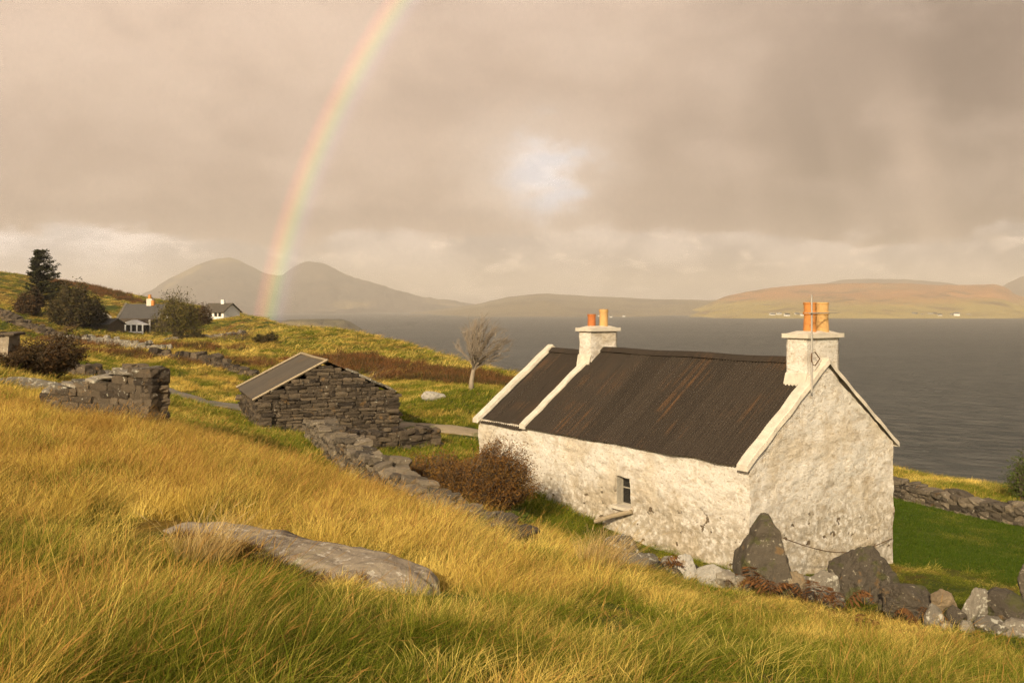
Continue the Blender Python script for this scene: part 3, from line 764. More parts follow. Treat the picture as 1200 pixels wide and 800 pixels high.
    for (yc_, zc_, sy, sz) in ((wy0 + fw / 2, (wz0 + wz1) / 2, fw, wz1 - wz0), (wy1 - fw / 2, (wz0 + wz1) / 2, fw, wz1 - wz0), ((wy0 + wy1) / 2, wz0 + fw / 2, wy1 - wy0 - 2 * fw - .004, fw), ((wy0 + wy1) / 2, wz1 - fw / 2, wy1 - wy0 - 2 * fw - .004, fw)):
        wn.box((xo, yc_, zc_), (.06, sy, sz))
    win = wn.build('window', M['timber'], root)
    gl = MB(); gl.box((xo + .015, (wy0 + wy1) / 2, (wz0 + wz1) / 2), (.012, wy1 - wy0 - .05, wz1 - wz0 - .05)); gl.build('pane', M['glass'], win)
    gl = MB(); gl.box((xo + .0, (wy0 + wy1) / 2, (wz0 + wz1) / 2 + .06), (.03, wy1 - wy0 - 2 * fw - .006, .026)); gl.build('glazing_bar', M['timber'], win)
    js = MB(); js.box((.10, wy1 - .018, (wz0 + wz1) / 2 - .01), (.16, .03, wz1 - wz0 - .05)); js.build('jamb_board', M['timber'], win)
    sl_ = MB(); add_stone(sl_, (.05, (wy0 + wy1) / 2, wz0 - .025), (.34, .62, .075), np.eye(3), .03, .1); sl_.build('sill', M['coping'], win)
    dl = MB(); dl.box((.02, (wy0 + wy1) / 2, wz1 + .035), (.05, .66, .07)); dl.build('lintel', M['coping'], win)
cottage()

# ------------------------------------------------------------------ dry stone work
def path_of(pts, n=200):
    P = np.array(pts, float); seg = np.r_[0, np.cumsum(np.linalg.norm(np.diff(P[:, :2], axis=0), axis=1))]
    return P, seg
def dry_wall(name, pts, height, thick=.5, mat='stone', label='', group=None, size=(.34, .14), ruin=.25, seed=0, zoff=-.10, cat='stone wall'):
    """pts: plan polyline; height: list matching pts"""
    P, seg = path_of(pts); Ltot = seg[-1]; mb = MB(); hs = np.array(height, float)
    def pt(s): return np.array([np.interp(s, seg, P[:, 0]), np.interp(s, seg, P[:, 1])])
    def tan(s):
        a, b = pt(max(0, s - .15)), pt(min(Ltot, s + .15)); d = b - a; return d / np.linalg.norm(d)
    nrow = max(1, int(round(thick / .3)))
    ss = np.linspace(0, Ltot, 400); cx = np.array([pt(q) for q in ss]); gzs = ground(cx[:, 0], cx[:, 1])
    hmax = np.interp(ss, seg, hs) * (1 + ruin * 1.6 * fbm(ss / 1.1, ss * 0 + seed, seed=seed + 5))
    for r in range(nrow):
        off0 = (r - (nrow - 1) / 2) * thick / nrow
        zc = zoff; 
        while zc < hmax.max() + .2:
            ch = size[1] * rng.uniform(.75, 1.3); s = rng.uniform(-.15, 0)
            while s < Ltot:
                ln = size[0] * rng.uniform(.5, 1.6); sm = min(max(s + ln / 2, 0), Ltot)
                hm_ = np.interp(sm, ss, hmax)
                if zc + ch * .6 < hm_:
                    c = pt(sm); tg = tan(sm); nrm = np.array([-tg[1], tg[0]])
                    o_ = off0 + rng.normal(0, .035)
                    c = c + nrm * o_
                    g0 = np.interp(sm, ss, gzs)
                    top = zc + ch * 1.6 > hm_
                    sc = 1.0 + (rng.uniform(0, .35) if top else 0)
                    add_stone(mb, (c[0], c[1], g0 + zc + ch / 2), (ln * 1.04, thick / nrow * rng.uniform(.95, 1.25) * sc, ch * rng.uniform(.95, 1.2) * sc), rot_rand(math.atan2(tg[1], tg[0]), .16 if top else .05), .09, .32)
                s += ln
            zc += ch * .93
    c0 = pt(Ltot / 2)
    o = mb.build(name, M[mat], loc=(c0[0], c0[1], gz(c0[0], c0[1])))
    return tag(o, label, cat, group)

# field wall running from the byre towards the viewer, and its return behind the shrub
dry_wall('field_wall', [xy(368, 29.3), xy(382, 26.8), xy(402, 23.5), xy(432, 20.6), xy(468, 18.3), xy(510, 16.7), xy(552, 15.5), xy(602, 14.6)], [.80, .74, .74, .70, .62, .52, .42, .25], .55, 'stone_mid',
         'tumbled dry stone wall running downhill from the byre into the tall grass', ruin=.30, seed=1, size=(.27, .115))
dry_wall('field_wall', [xy(384, 29.6), xy(420, 29.8), xy(460, 30.3), xy(508, 31.2)], [.72, .70, .62, .55], .6, 'stone',
         'short dark dry stone wall crossing in front of the byre gable', ruin=.25, seed=2)
dry_wall('field_wall', [xy(1030, 34.2), xy(1060, 33.4), xy(1120, 31.2), xy(1180, 29.4), xy(1240, 28.0), (22, 25)], [.70, .70, .66, .66, .66, .66], .6, 'stone_mid',
         'dark dry stone wall along the seaward edge of the mown lawn', ruin=.10, seed=3)
dry_wall('field_wall', [xy(70, 84), xy(110, 80), xy(150, 78), xy(195, 76)], [.55, .65, .6, .5], .8, 'stone_pale',
         'broken dry stone wall in the field just below the dark stone house', ruin=.5, seed=4, size=(.6, .3))
dry_wall('field_wall', [xy(86, 50), xy(112, 48), xy(150, 46.5)], [.9, .9, .5], .8, 'stone',
         'low heap of wall stones behind the ruined stone pen', ruin=.5, seed=5, size=(.5, .24))
dry_wall('field_wall', [xy(172, 66), xy(205, 65), xy(240, 63), xy(272, 61), xy(296, 60)], [.5, .65, .65, .55, .6], .7, 'stone',
         'broken dark dry stone wall beyond the grey road left of the byre', ruin=.6, seed=6, size=(.5, .24))
dry_wall('field_wall', [xy(-10, 121), xy(12, 118), xy(36, 116), xy(70, 112)], [.9, .9, .7, .5], 1.2, 'stone',
         'dark stone dyke sloping down the hillside under the spruce', ruin=.5, seed=7, size=(1.0, .4))
dry_wall('field_wall', [xy(236, 120), xy(262, 112), xy(285, 118)], [.6, .7, .5], .8, 'stone_pale', 'faint pale wall curving up the green slope beside the white house', ruin=.4, seed=8, size=(.8, .35))

# ruined pen: front face with squared corner and stepped slabs on top
def ruined_pen():
    c = at(182, 490, 18.6); c2 = at(60, 470, 20.0); back = at(157, 470, 21.3)
    g = min(gz(c.x, c.y), gz(c2.x, c2.y)) - .15
    root = empty('ruined_building', (c.x, c.y, g))
    tag(root, 'roofless stone ruin with squared corner and slabs stepping up its top', 'stone ruin')
    def face(a, b, zt_a, zt_b, nsl, nm, thick=.5):
        a2, b2 = np.array([a.x, a.y]), np.array([b.x, b.y]); L = np.linalg.norm(b2 - a2); tg = (b2 - a2) / L; nr = np.array([-tg[1], tg[0]])
        mb = MB(); zc = g
        while zc < max(zt_a, zt_b):
            ch = rng.uniform(.09, .19); s = rng.uniform(-.2, 0)
            while s < L:
                ln = rng.uniform(.16, .55); sm = min(max(s + ln / 2, .08), L - .08); lim = zt_a + (zt_b - zt_a) * sm / L + .07 * math.sin(sm * 5)
                if zc + ch * .7 < lim:
                    for k in (-1, 1):
                        q = a2 + tg * sm + nr * (k * thick / 4 + rng.normal(0, .018))
                        add_stone(mb, (q[0] - c.x, q[1] - c.y, zc + ch / 2 - g), (ln * 1.02, thick * .55, ch * 1.05), rot_rand(math.atan2(tg[1], tg[0]), .03), .06, .24)
                s += ln
            zc += ch * .95
        w_ = mb.build(nm, M['stone'], root)
        sb = MB()
        for k in range(nsl):
            s = L * (k + .5) / nsl; lim = zt_a + (zt_b - zt_a) * s / L
            q = a2 + tg * s
            add_stone(sb, (q[0] - c.x, q[1] - c.y, lim + .03 - g + rng.uniform(-.03, .05)), (rng.uniform(.28, .7), rng.uniform(.35, .65), rng.uniform(.05, .10)), rot_rand(math.atan2(tg[1], tg[0]), .15), .08, .25)
        sb.build('capstones', M['stone_pale'], w_)
    face(c2, c, at(60, 460, 20).z, at(160, 430, 19).z, 9, 'front_wall')
    face(back, c, at(157, 431, 21).z, at(180, 438, 18.6).z, 1, 'end_wall')
    face(c2, back, at(70, 440, 22).z - .5, at(150, 430, 21.3).z, 5, 'back_wall')
ruined_pen()
def ruin_stub():
    d = 27; a = on_ground(-14, d); b = on_ground(10, d)
    root = empty('ruined_building', a); tag(root, 'grey stump of a ruined wall capped with flat stones at the left edge', 'stone ruin')
    m = MB(); top = at(0, 393, d).z
    P = np.array([[(x, y_, zz) for zz in np.linspace(-.3, top - a.z, 10)] for x, y_ in [(-.4, -.02)] + [(q, -.02) for q in np.linspace(0, b.x - a.x, 8)] + [(b.x - a.x, .3), (b.x - a.x, .6), (-.4, .6)]])
    m.grid(vdisp(P, .06, (3, 3, 3), 12)); m.build('wall', M['slab'], root)
    m = MB()
    for k in range(4): add_stone(m, (-.2 + .26 * k, .28, top - a.z + .04 * (k % 2)), (.42, .7, .09), rot_rand(0, .06), .05, .2)
    m.build('capstones', M['stone'], root)
ruin_stub()

# ------------------------------------------------------------------ byre
def byre():
    o = at(303, 505, 32); yaw = R(22.5); W, L = 5.05, 5.6; zb = -.35
    g = at(303, 505, 32).z
    root = empty('byre', (o.x, o.y, g), yaw); tag(root, 'small dark dry stone byre with low pitched sheet roof', 'outbuilding')
    zeL, zeR, zr = at(303, 470, 32).z - g, at(463, 463, 33.9).z - g, at(381, 425, 33).z - g
    xr = 2.42
    def top(x): return np.interp(x, [0, xr, W], [zeL, zr, zeR])
    mb = MB()
    def face(p0, p1, lim, thick=.45):
        p0, p1 = np.array(p0, float), np.array(p1, float); Lf = np.linalg.norm(p1 - p0); tg = (p1 - p0) / Lf; nr = np.array([-tg[1], tg[0]]); zc = zb
        while zc < zr:
            ch = rng.uniform(.085, .17); s = rng.uniform(-.3, 0)
            while s < Lf:
                ln = rng.choice([.18, .28, .38, .55]) * rng.uniform(.8, 1.25); sm = min(max(s + ln / 2, .09), Lf - .09)
                if zc + ch * .75 < lim(sm):
                    for k in (0,):
                        q = p0 + tg * sm + nr * (thick / 2 + rng.normal(0, .022))
                        add_stone(mb, (q[0], q[1], zc + ch / 2), (ln * 1.0, thick, ch * rng.uniform(.93, 1.08)), rot_rand(math.atan2(tg[1], tg[0]), .035), .065, .28)
                s += ln
            zc += ch * .97
    face((0, 0), (W, 0), lambda s: top(s) + .02)
    face((W, L), (0, L), lambda s: top(W - s) - .03)
    face((0, L), (0, 0), lambda s: zeL - .04)
    face((W, 0), (W, L), lambda s: zeR - .04)
    mb.build('wall', M['stone'], root)
    r = MB(); u = np.linspace(0, 1, 14); v = np.linspace(.12, L - .1, 60)
    for (xa, za, xb, zb_, fl) in ((xr, zr, -.16, zeL - .03, True), (xr, zr, W + .12, zeR - .03, False)):
        V_, U_ = np.meshgrid(v, u, indexing='ij')
        X = xa + (xb - xa) * U_; Z = za + (zb_ - za) * U_ + .05 + .014 * np.sin(V_ / .15 * math.pi) + .02 * fbm(V_, U_ * 3, seed=8)
        r.grid(np.stack([X, V_, Z], 2), rnd=np.broadcast_to(((np.floor(V_ / .9) * .37) % 1), X.shape), flip=fl)
    rf = r.build('roof', M['byre_roof'], root, smooth=True)
    for yy in (.06, L - .08):
        b_ = MB(); b_.tube([(-.2, yy, zeL + .04), (xr, yy, zr + .10)], .05, 4); b_.build('verge_board', M['rotten'], rf)
    b_ = MB(); b_.tube([(xr, .1, zr + .09), (xr, L * .5, zr + .07), (xr, L - .1, zr + .09)], .05, 6); b_.build('ridge_pole', M['rotten'], rf)
    for k in range(4):
        b_ = MB(); q = .35 + k * .18; add_stone(b_, (xr + (W - xr) * q, .2, float(top(xr + (W - xr) * q)) + .10), (.5, .3, .09), rot_rand(0, .05) @ np.array(Matrix.Rotation(R(24), 3, 'Y')), .05, .25); b_.build('capstone', M['stone_pale'], root)
byre()

# ------------------------------------------------------------------ boulders
def ico(n=4):
    import bmesh
    bm = bmesh.new(); bmesh.ops.create_icosphere(bm, subdivisions=n, radius=1); V = np.array([v.co for v in bm.verts]); Fs = [tuple(v.index for v in f.verts) for f in bm.faces]; bm.free(); return V, Fs
ICO = {3: ico(3), 4: ico(4), 5: ico(5)}
def boulder(label, pos, size, mat='boulder', seed=0, rz=0, tilt=0, ncut=11, sharp=.75, peak=None, head=False, detail=5, group=None, name='boulder', sink=.25, cat='boulder'):
    r = np.random.default_rng(seed); V, Fs = ICO[detail]
    d = V / np.linalg.norm(V, axis=1)[:, None]
    nrm = r.normal(size=(ncut, 3)); nrm /= np.linalg.norm(nrm, axis=1)[:, None]; dist = r.uniform(.55, .95, ncut)
    if peak is not None:
        nrm = np.vstack([nrm, peak[0]]); nrm = nrm / np.linalg.norm(nrm, axis=1)[:, None]; dist = np.r_[dist, peak[1]]
    dots = d @ nrm.T; rad = np.where(dots > .05, dist / np.maximum(dots, .05), 9).min(1)
    rad = np.minimum(rad, 1.15) * sharp + (1 - sharp) * .85
    n = fbm(d[:, 0] * 2.2 + seed, d[:, 1] * 2.2, d[:, 2] * 2.2, seed=seed, oct=6) + .35 * (1 - 2.5 * np.abs(fbm(d[:, 0] * 4 + seed, d[:, 1] * 4, d[:, 2] * 6, seed=seed + 9, oct=4)))
    rad = rad * (1 + .17 * n)
    P = d * rad[:, None]
    P = P / (P.max(0) - P.min(0)) ; P = P - (P.max(0) + P.min(0)) / 2
    if head:      # a narrower blocky head set on broad shoulders
        h_ = P[:, 2] + .5
        wd = np.interp(h_, [0, .30, .55, .68, .76, .84, .96, 1.0], [1.0, .98, .86, .70, .52, .56, .50, .40]); rnd_ = np.interp(h_, [0, .6, 1], [1, 1.35, 2.6])
        P[:, 0] = np.clip(P[:, 0] * rnd_, -.5, .5) * wd + .10 * sstep(.4, .9, h_); P[:, 1] = np.clip(P[:, 1] * rnd_, -.5, .5) * wd
        P = P + .05 * np.stack([fbm(P[:, 0] * 5, P[:, 1] * 5, P[:, 2] * 5, seed=q) for q in (1, 2, 3)], 1)
    P = P * np.asarray(size)
    Q = np.array(Matrix.Rotation(rz, 3, 'Z') @ Matrix.Rotation(tilt, 3, 'Y')); P = P @ Q.T
    P[:, 2] -= P[:, 2].min() + sink * size[2]
    mb = MB(); mb.add(P, Fs, r.random())
    o = mb.build(name, M[mat], smooth=False); o.location = pos
    return tag(o, label, cat, group)

G = on_ground
boulder('tall pointed lichened boulder standing at the near cottage corner', G(893, 17.0), (1.05, .9, 1.76), seed=3, sink=.18, detail=5,
        peak=(np.array([(1, 0, .40), (-1, .1, .42), (0, -1, .25), (0, 1, .3)]), [.50, .52, .6, .6]), ncut=6, head=True)
boulder('squat dark boulder with pale lichen patch below the gable', G(1012, 17.3), (1.30, 1.0, 1.28), seed=14, sink=.18, detail=5, rz=.4,
        peak=(np.array([(-1, -.2, .8), (1, -.1, .55), (0, -1, .3)]), [.55, .62, .62]), ncut=6)
boulder('grey angular slab stone leaning between the two big boulders', G(962, 16.9), (.66, .45, .75), seed=21, sink=.2, detail=4, tilt=.3, mat='stone_pale')
boulder('small buff stone wedged beside the tall pointed boulder', G(932, 16.7), (.44, .42, .58), seed=33, sink=.15, mat='boulder_buff', tilt=-.4)
boulder('small dark stone low in front of the grey slab stone', G(948, 16.4), (.34, .34, .30), seed=34, sink=.3)
wl = 'limewashed stones along the foot of the wall'
boulder('larger chalky white stone near the foot of the long wall', G(803, 16.9), (.50, .40, .62), 'boulder_white', 41, .3, group=wl)
boulder('chalky white stone leaning next to the larger white one', G(830, 16.7), (.55, .36, .55), 'boulder_white', 44, .1, .4, group=wl)
boulder('low pale stone half in bracken under the long wall', G(782, 17.1), (.42, .4, .42), 'stone_pale', 43, .2, group=wl)
boulder('flat grey stone behind the pale grass tussock', G(742, 16.8), (.95, .6, .42), 'stone_pale', 47, .2)
boulder('small rounded stone below the cottage window', G(727, 18.6), (.7, .45, .5), 'stone_pale', 48, .2)
# boulder row at the right
boulder('low mossy boulder right of the squat dark boulder', G(1066, 15.9), (1.0, .8, .72), seed=52, sink=.12)
boulder('buff square block perched on the boulder row', G(1108, 15.3) + Vector((0, .1, .18)), (.44, .42, .44), 'boulder_buff', 54, .35, .15, sink=.1, ncut=7)
boulder('grey triangular stone under the buff square block', G(1094, 14.9), (.42, .4, .46), 'stone_pale', 55, .2, sink=.08)
boulder('dark stone propping up the buff square block', G(1120, 15.0), (.36, .4, .46), seed=56, sink=.08)
boulder('upright pale stone with white lichen crest in the boulder row', G(1143, 15.4), (.46, .38, .80), 'stone_pale', 57, .5, .1, sink=.18)
boulder('rounded brown boulder right of the upright pale stone', G(1178, 15.3), (.70, .6, .68), seed=58, sink=.08)
boulder('small flat stone in front of the upright pale stone', G(1156, 14.7), (.44, .4, .30), 'stone_pale', 59, .2, sink=.1)
boulder('low pale slab in front of the rounded brown boulder', G(1188, 14.5), (.62, .5, .30), 'stone_pale', 60, .2, sink=.1)
boulder('tall brown stone cut by the right edge of the picture', G(1210, 15.6), (.5, .5, 1.1), seed=61, sink=.08)
for i, (px, d, sz) in enumerate([(752, 17.4, .34), (768, 16.8, .36), (815, 17.2, .34), (848, 16.7, .46), (866, 16.6, .40), (790, 16.6, .26), (924, 16.3, .40), (975, 16.3, .42), (940, 17.3, .5), (1042, 16.3, .40)]):
    boulder('small grey rubble stone in the tumbled row at the foot of the cottage walls', G(px, d), (sz * 1.25, sz, sz * .95), ['stone_pale', 'boulder', 'boulder', 'stone_pale'][i % 4], 100 + i, i * .7, .1, detail=4, group='rubble stones at the foot of the cottage')
for i, (px, d, sz) in enumerate([(1082, 15.6, .34), (1132, 14.8, .28), (1166, 15.9, .36), (1172, 14.5, .26), (1199, 15.0, .34), (1108, 14.6, .24)]):
    boulder('small rubble stone filling the boulder row beside the lawn', G(px, d), (sz * 1.3, sz, sz * .9), ['boulder', 'stone_pale', 'boulder', 'stone_pale'][i % 4], 120 + i, i * .9, .1, detail=4, group='rubble stones in the boulder row')
# long slab of bedrock in the tall grass
def slab():
    a, b = at(205, 622, 9.9), at(512, 694, 8.15); c = (a + b) / 2; L = (b - a).length; V, Fs = ICO[5]
    d = V / np.linalg.norm(V, axis=1)[:, None]
    P = np.sign(d) * np.abs(d) ** .62
    P = P * np.array([L / 2 * .95, .50, .42])
    P[:, 1] += .13 * fbm(P[:, 0] * 1.1, P[:, 2] * 0, seed=4) * 1.5
    P[:, 1] *= 1 - .35 * np.clip(P[:, 0] / (L / 2), -1, 1) * -.6
    n = fbm(P[:, 0] * 1.7, P[:, 1] * 1.7, P[:, 2] * 1.7, seed=6, oct=5)
    P = P + d * (n * .17 - .05 * sstep(.10, .0, np.abs(fbm(P[:, 0] * .9 + 3, P[:, 1] * 2.2, P[:, 2], seed=15, oct=3))))[:, None]
    P[:, 2] = np.where(P[:, 2] > .24, .24 + (P[:, 2] - .24) * .5, P[:, 2])
    P = P + .035 * np.stack([fbm(P[:, 0] * 6, P[:, 1] * 6, P[:, 2] * 6, seed=q, oct=4) for q in (31, 32, 33)], 1)
    ax = (b - a).normalized(); yv = Vector((0, 0, 1)).cross(ax).normalized(); zv = ax.cross(yv)
    Rm = np.array([ax, yv, zv]).T
    mb = MB(); mb.add(P @ Rm.T, Fs, .5); o = mb.build('rock_slab', M['slab'], smooth=True); o.location = c + Vector((-.10, 0, -.17))
    tag(o, 'long pale slab of bedrock lying in the golden grass', 'rock')
    return a, b
SLAB = slab()
boulder('pale stone in the grass at the foot of the bare tree', G(508, 44), (1.2, .6, .55), 'boulder_white', 71, .2)
boulder('low grey stone in front of the ruined pen', on_ground(30, 24), (1.6, .6, .5), 'stone_pale', 72, .3)
boulder('grey stone between the dark bush and the ruined pen', on_ground(72, 24), (1.0, .6, .55), 'stone_pale', 73, .3)
boulder('heap of pale stone by the red door of the dark house', on_ground(204, 112), (3.2, 1.5, 1.3), 'stone_pale', 74, .2)

# pole below the window, wire across the gable
def tube_thing(name, pts, r, mat, label, cat, sides=8):
    m = MB(); c = np.mean(np.array(pts, float), 0); m.tube(pts, r, sides); o = m.build(name, M[mat], loc=c); return tag(o, label, cat)
hx = Matrix.Translation(HOUSE) @ Matrix.Rotation(HA, 4, 'Z')
tube_thing('timber_pole', [hx @ Vector((-.06, 3.35, 1.55)), hx @ Vector((-.22, 3.85, 1.38)), hx @ Vector((-.40, 4.25, 1.20))], [.055, .06, .05], 'rotten', 'weathered timber pole leaning on the wall below the window', 'pole')
pA, pB = at(915, 628, 17.0), hx @ Vector((5.1, -.05, .85)); pm = (pA + pB) / 2 - Vector((0, 0, .10))
tube_thing('wire', [pA + (pB - pA) * k / 12 - Vector((0, .12 * (1 - k / 12), .30 * math.sin(math.pi * k / 12))) for k in range(13)], .009, 'rust', 'rusty slack wire strung across the gable', 'wire', 5)

# ------------------------------------------------------------------ plants
def quad_cloud(mb, C, Nrm, size, rnd, elong=1.6):
    """leaf-sized faces: centre, random orientation"""
    n = len(C); a = rng.normal(size=(n, 3)); a /= np.linalg.norm(a, axis=1)[:, None]
    u = np.cross(a, Nrm); u /= np.linalg.norm(u, axis=1)[:, None] + 1e-9
    v = np.cross(u, a)
    s = np.asarray(size)[:, None] if np.ndim(size) else size
    V = np.stack([C - u * s * elong, C - a * s * .5, C + u * s * elong, C + a * s * .5], 1).reshape(-1, 3)
    mb.add(V, np.arange(4 * n).reshape(-1, 4).tolist(), np.repeat(rnd, 4))

def twig_bush(name, label, base, w_, dp, h_, ntw, leaf_n, leaf_s, mat, wind=.35, stem='bark', cat='bush', group=None, up=1.0, seed=0):
    root = empty(name, base); tag(root, label, cat, group)
    st, lf = MB(), MB(); C, Rn = [], []
    for i in range(ntw):
        a = rng.uniform(0, 2 * math.pi); rr = math.sqrt(rng.random())
        x0, y0 = rr * math.cos(a) * w_ * .30, rr * math.sin(a) * dp * .30
        tx, ty = rr * math.cos(a) * w_ * .50, rr * math.sin(a) * dp * .50
        hh = h_ * (1 - .55 * rr ** 2.2) * (1 + .22 * fbm(np.array([tx * 2.2 + seed]), np.array([ty * 2.2]), seed=seed + 3)[0]) * rng.uniform(.70, 1.06) * (1 + .25 * vnoise(np.array([tx * 1.6]), np.array([ty * 1.6]), seed=seed)[0])
        n = 7; k = np.linspace(0, 1, n)
        p = np.stack([x0 + (tx - x0) * k + wind * hh * k ** 2, y0 + (ty - y0) * k + .08 * wind * hh * k ** 2, -.08 + hh * k ** (1 / up)], 1)
        p[1:] += rng.normal(0, .035 * h_, (n - 1, 3)) * k[1:, None] ** .5
        st.tube(p, np.linspace(.011, .003, n) * max(1, h_ / 1.6), 3, rng.random(), cap=False)
        m = rng.integers(leaf_n // 2, leaf_n + 1); q = rng.uniform(.18, 1.03, m)
        P = np.stack([np.interp(q, k, p[:, j]) for j in range(3)], 1) + rng.normal(0, .055 * h_, (m, 3)) * np.array([1, 1, .7])
        C.append(P); Rn.append(np.clip(rng.normal(rng.random() * .5 + .25, .18, m), 0, 1))
    C = np.concatenate(C); Rn = np.concatenate(Rn); ok = C[:, 2] > -.02; C, Rn = C[ok], Rn[ok]
    quad_cloud(lf, C, np.tile([[.4, .1, 1.0]], (len(C), 1)) + rng.normal(0, .5, (len(C), 3)), leaf_s * rng.uniform(.6, 1.3, len(C)), Rn)
    st.build('stems', M[stem], root); lf.build('foliage', M[mat], root)
    return root

twig_bush('shrub', 'rusty brown shrub growing against the far end of the long wall', on_ground(532, 20.3), 3.6, 2.3, 1.38, 1350, 90, .018, 'rust_leaf', .24)
twig_bush('shrub', 'small green shrub at the foot of the rusty brown shrub', on_ground(592, 19.2), 1.1, .9, .5, 120, 40, .035, 'green_leaf', .1)
twig_bush('shrub', 'dark windswept bush behind the ruined pen', on_ground(36, 27.5), 2.7, 1.7, 1.35, 420, 46, .035, 'dark_leaf', .45)
twig_bush('shrub', 'low dark shrub at the left edge under the stone stump', on_ground(2, 26.4), 1.2, 1.0, .7, 120, 36, .03, 'dark_leaf', .3)
twig_bush('shrub', 'large dark green shrub just right of the spruce', on_ground(82, 124), 6.2, 4.5, 5.6, 420, 46, .16, 'scrub_leaf', .12)
twig_bush('shrub', 'dark shrub behind the pale tin shed', on_ground(105, 128), 4.6, 3.5, 3.6, 260, 40, .15, 'scrub_leaf', .1)
twig_bush('shrub', 'brown shrub standing left of the spruce trunk', on_ground(31, 126), 3.8, 3.0, 3.4, 200, 34, .14, 'dark_leaf', .15)
twig_bush('shrub', 'dark hedge shrub under the round tree', on_ground(222, 113), 5.4, 2.0, 1.4, 220, 34, .12, 'scrub_leaf', .05)
twig_bush('shrub', 'brown shrub between the round tree and the white house', on_ground(233, 150), 4.2, 3, 3.6, 180, 36, .14, 'dark_leaf', .05)
twig_bush('shrub', 'thin twiggy thorn bush on the slope above the byre', on_ground(270, 92), 5.4, 2.2, 1.9, 110, 10, .05, 'rust_leaf', .5)
twig_bush('shrub', 'rusty thorn bush rising behind the byre ridge', on_ground(379, 47), 1.9, 1.4, 2.5, 110, 16, .035, 'rust_leaf', .18)
twig_bush('shrub', 'straggly brown thorn bush just right of the byre ridge', on_ground(408, 50), 3.0, 1.6, 1.7, 110, 12, .035, 'rust_leaf', .7)
twig_bush('shrub', 'round dark gorse bush on the green slope', on_ground(311, 88), 2.6, 2.0, 1.2, 110, 34, .07, 'scrub_leaf', .1)
twig_bush('shrub', 'dark shrub poking in at the right edge above the sea wall', on_ground(1207, 36), 1.5, 1.3, 2.5, 170, 36, .04, 'green_leaf', -.06)

# bare wind-pruned tree
def branch(mb, p, d, L, r, lev, maxlev, wind, bend, spread):
    n = 5; pts = [np.array(p)]; dd = np.array(d, float)
    for i in range(n):
        dd = dd + wind * bend + rng.normal(0, .10, 3); dd /= np.linalg.norm(dd); pts.append(pts[-1] + dd * L / n)
    mb.tube(pts, np.linspace(r, r * .62, n + 1), 5 if lev < 2 else 3, rng.random(), cap=False)
    if lev >= maxlev: return
    k = 3 if lev < 2 else rng.integers(2, 4)
    for i in range(k):
        q = 1.0 if i == 0 else rng.uniform(.35, .95)
        j = int(q * n); s = pts[j]
        ax = rng.normal(size=3); ax -= ax @ dd * dd; ax /= np.linalg.norm(ax)
        an = rng.uniform(.6, 1.2) * spread * (.5 if i == 0 else 1)
        nd = dd * math.cos(an) + ax * math.sin(an); nd[2] += .10
        branch(mb, s, nd / np.linalg.norm(nd), L * rng.uniform(.66, .84), r * (.62 if i == 0 else .5), lev + 1, maxlev, wind, bend, spread)
def bare_tree():
    d = 46; b = on_ground(552, d); H = at(566, 371, d).z - b.z
    root = empty('bare_tree', b); tag(root, 'leafless windswept tree with fan shaped crown by the shore', 'tree')
    t_ = MB(); tp = [np.array((0, 0, -.2)), np.array((.02, 0, .5)), np.array((.10, 0, .95)), np.array((.20, 0, 1.35)), np.array((.26, 0, 1.62))]
    t_.tube(tp, [.15, .115, .10, .095, .085], 9); t_.build('trunk', M['bark_pale'], root, smooth=True)
    c = MB()
    for i in range(56):
        th = rng.uniform(0, 2 * math.pi); el_ = rng.uniform(-.12, 1.0)
        cr_ = math.sqrt(max(0, 1 - max(el_, 0) ** 2))
        e = np.array([.62 + 1.42 * cr_ * math.cos(th), 1.25 * cr_ * math.sin(th), 2.0 + (H - 2.1) * el_]) * rng.uniform(.93, 1.04)
        s0 = tp[2] + (tp[4] - tp[2]) * rng.random()
        k = np.linspace(0, 1, 9)[:, None]
        mid = np.array([.30, 0, 1.6]) * .45 + e * .55 + np.array([-.10, 0, -.12 * (1 - el_)])
        p = (1 - k) ** 2 * s0 + 2 * k * (1 - k) * mid + k ** 2 * e + rng.normal(0, .022, (9, 3)) * k
        c.tube(p, np.linspace(.028, .007, 9), 4, rng.random(), cap=False)
        for q in range(9):
            f_ = rng.uniform(.38, .98); j = int(f_ * 8); a0 = p[j]; dv = (p[min(8, j + 1)] - p[max(0, j - 1)]); dv /= np.linalg.norm(dv)
            nd = dv + rng.normal(0, .38, 3) + np.array([.12, 0, .10]); nd /= np.linalg.norm(nd); L_ = rng.uniform(.25, .55)
            kk = np.linspace(0, 1, 5)[:, None]; tw = a0 + nd * L_ * kk + rng.normal(0, .02, (5, 3)) * kk + np.array([.06, 0, .04]) * kk ** 2
            c.tube(tw, np.linspace(.010, .0045, 5), 3, rng.random(), cap=False)
            for w2 in range(2):
                a1 = tw[rng.integers(1, 4)]; n2 = nd + rng.normal(0, .45, 3); n2 /= np.linalg.norm(n2)
                c.tube([a1, a1 + n2 * L_ * .3, a1 + n2 * L_ * .55 + np.array([.03, 0, .02])], [.008, .006, .005], 3, rng.random(), cap=False)
    c.build('crown', M['twig'], root)
bare_tree()

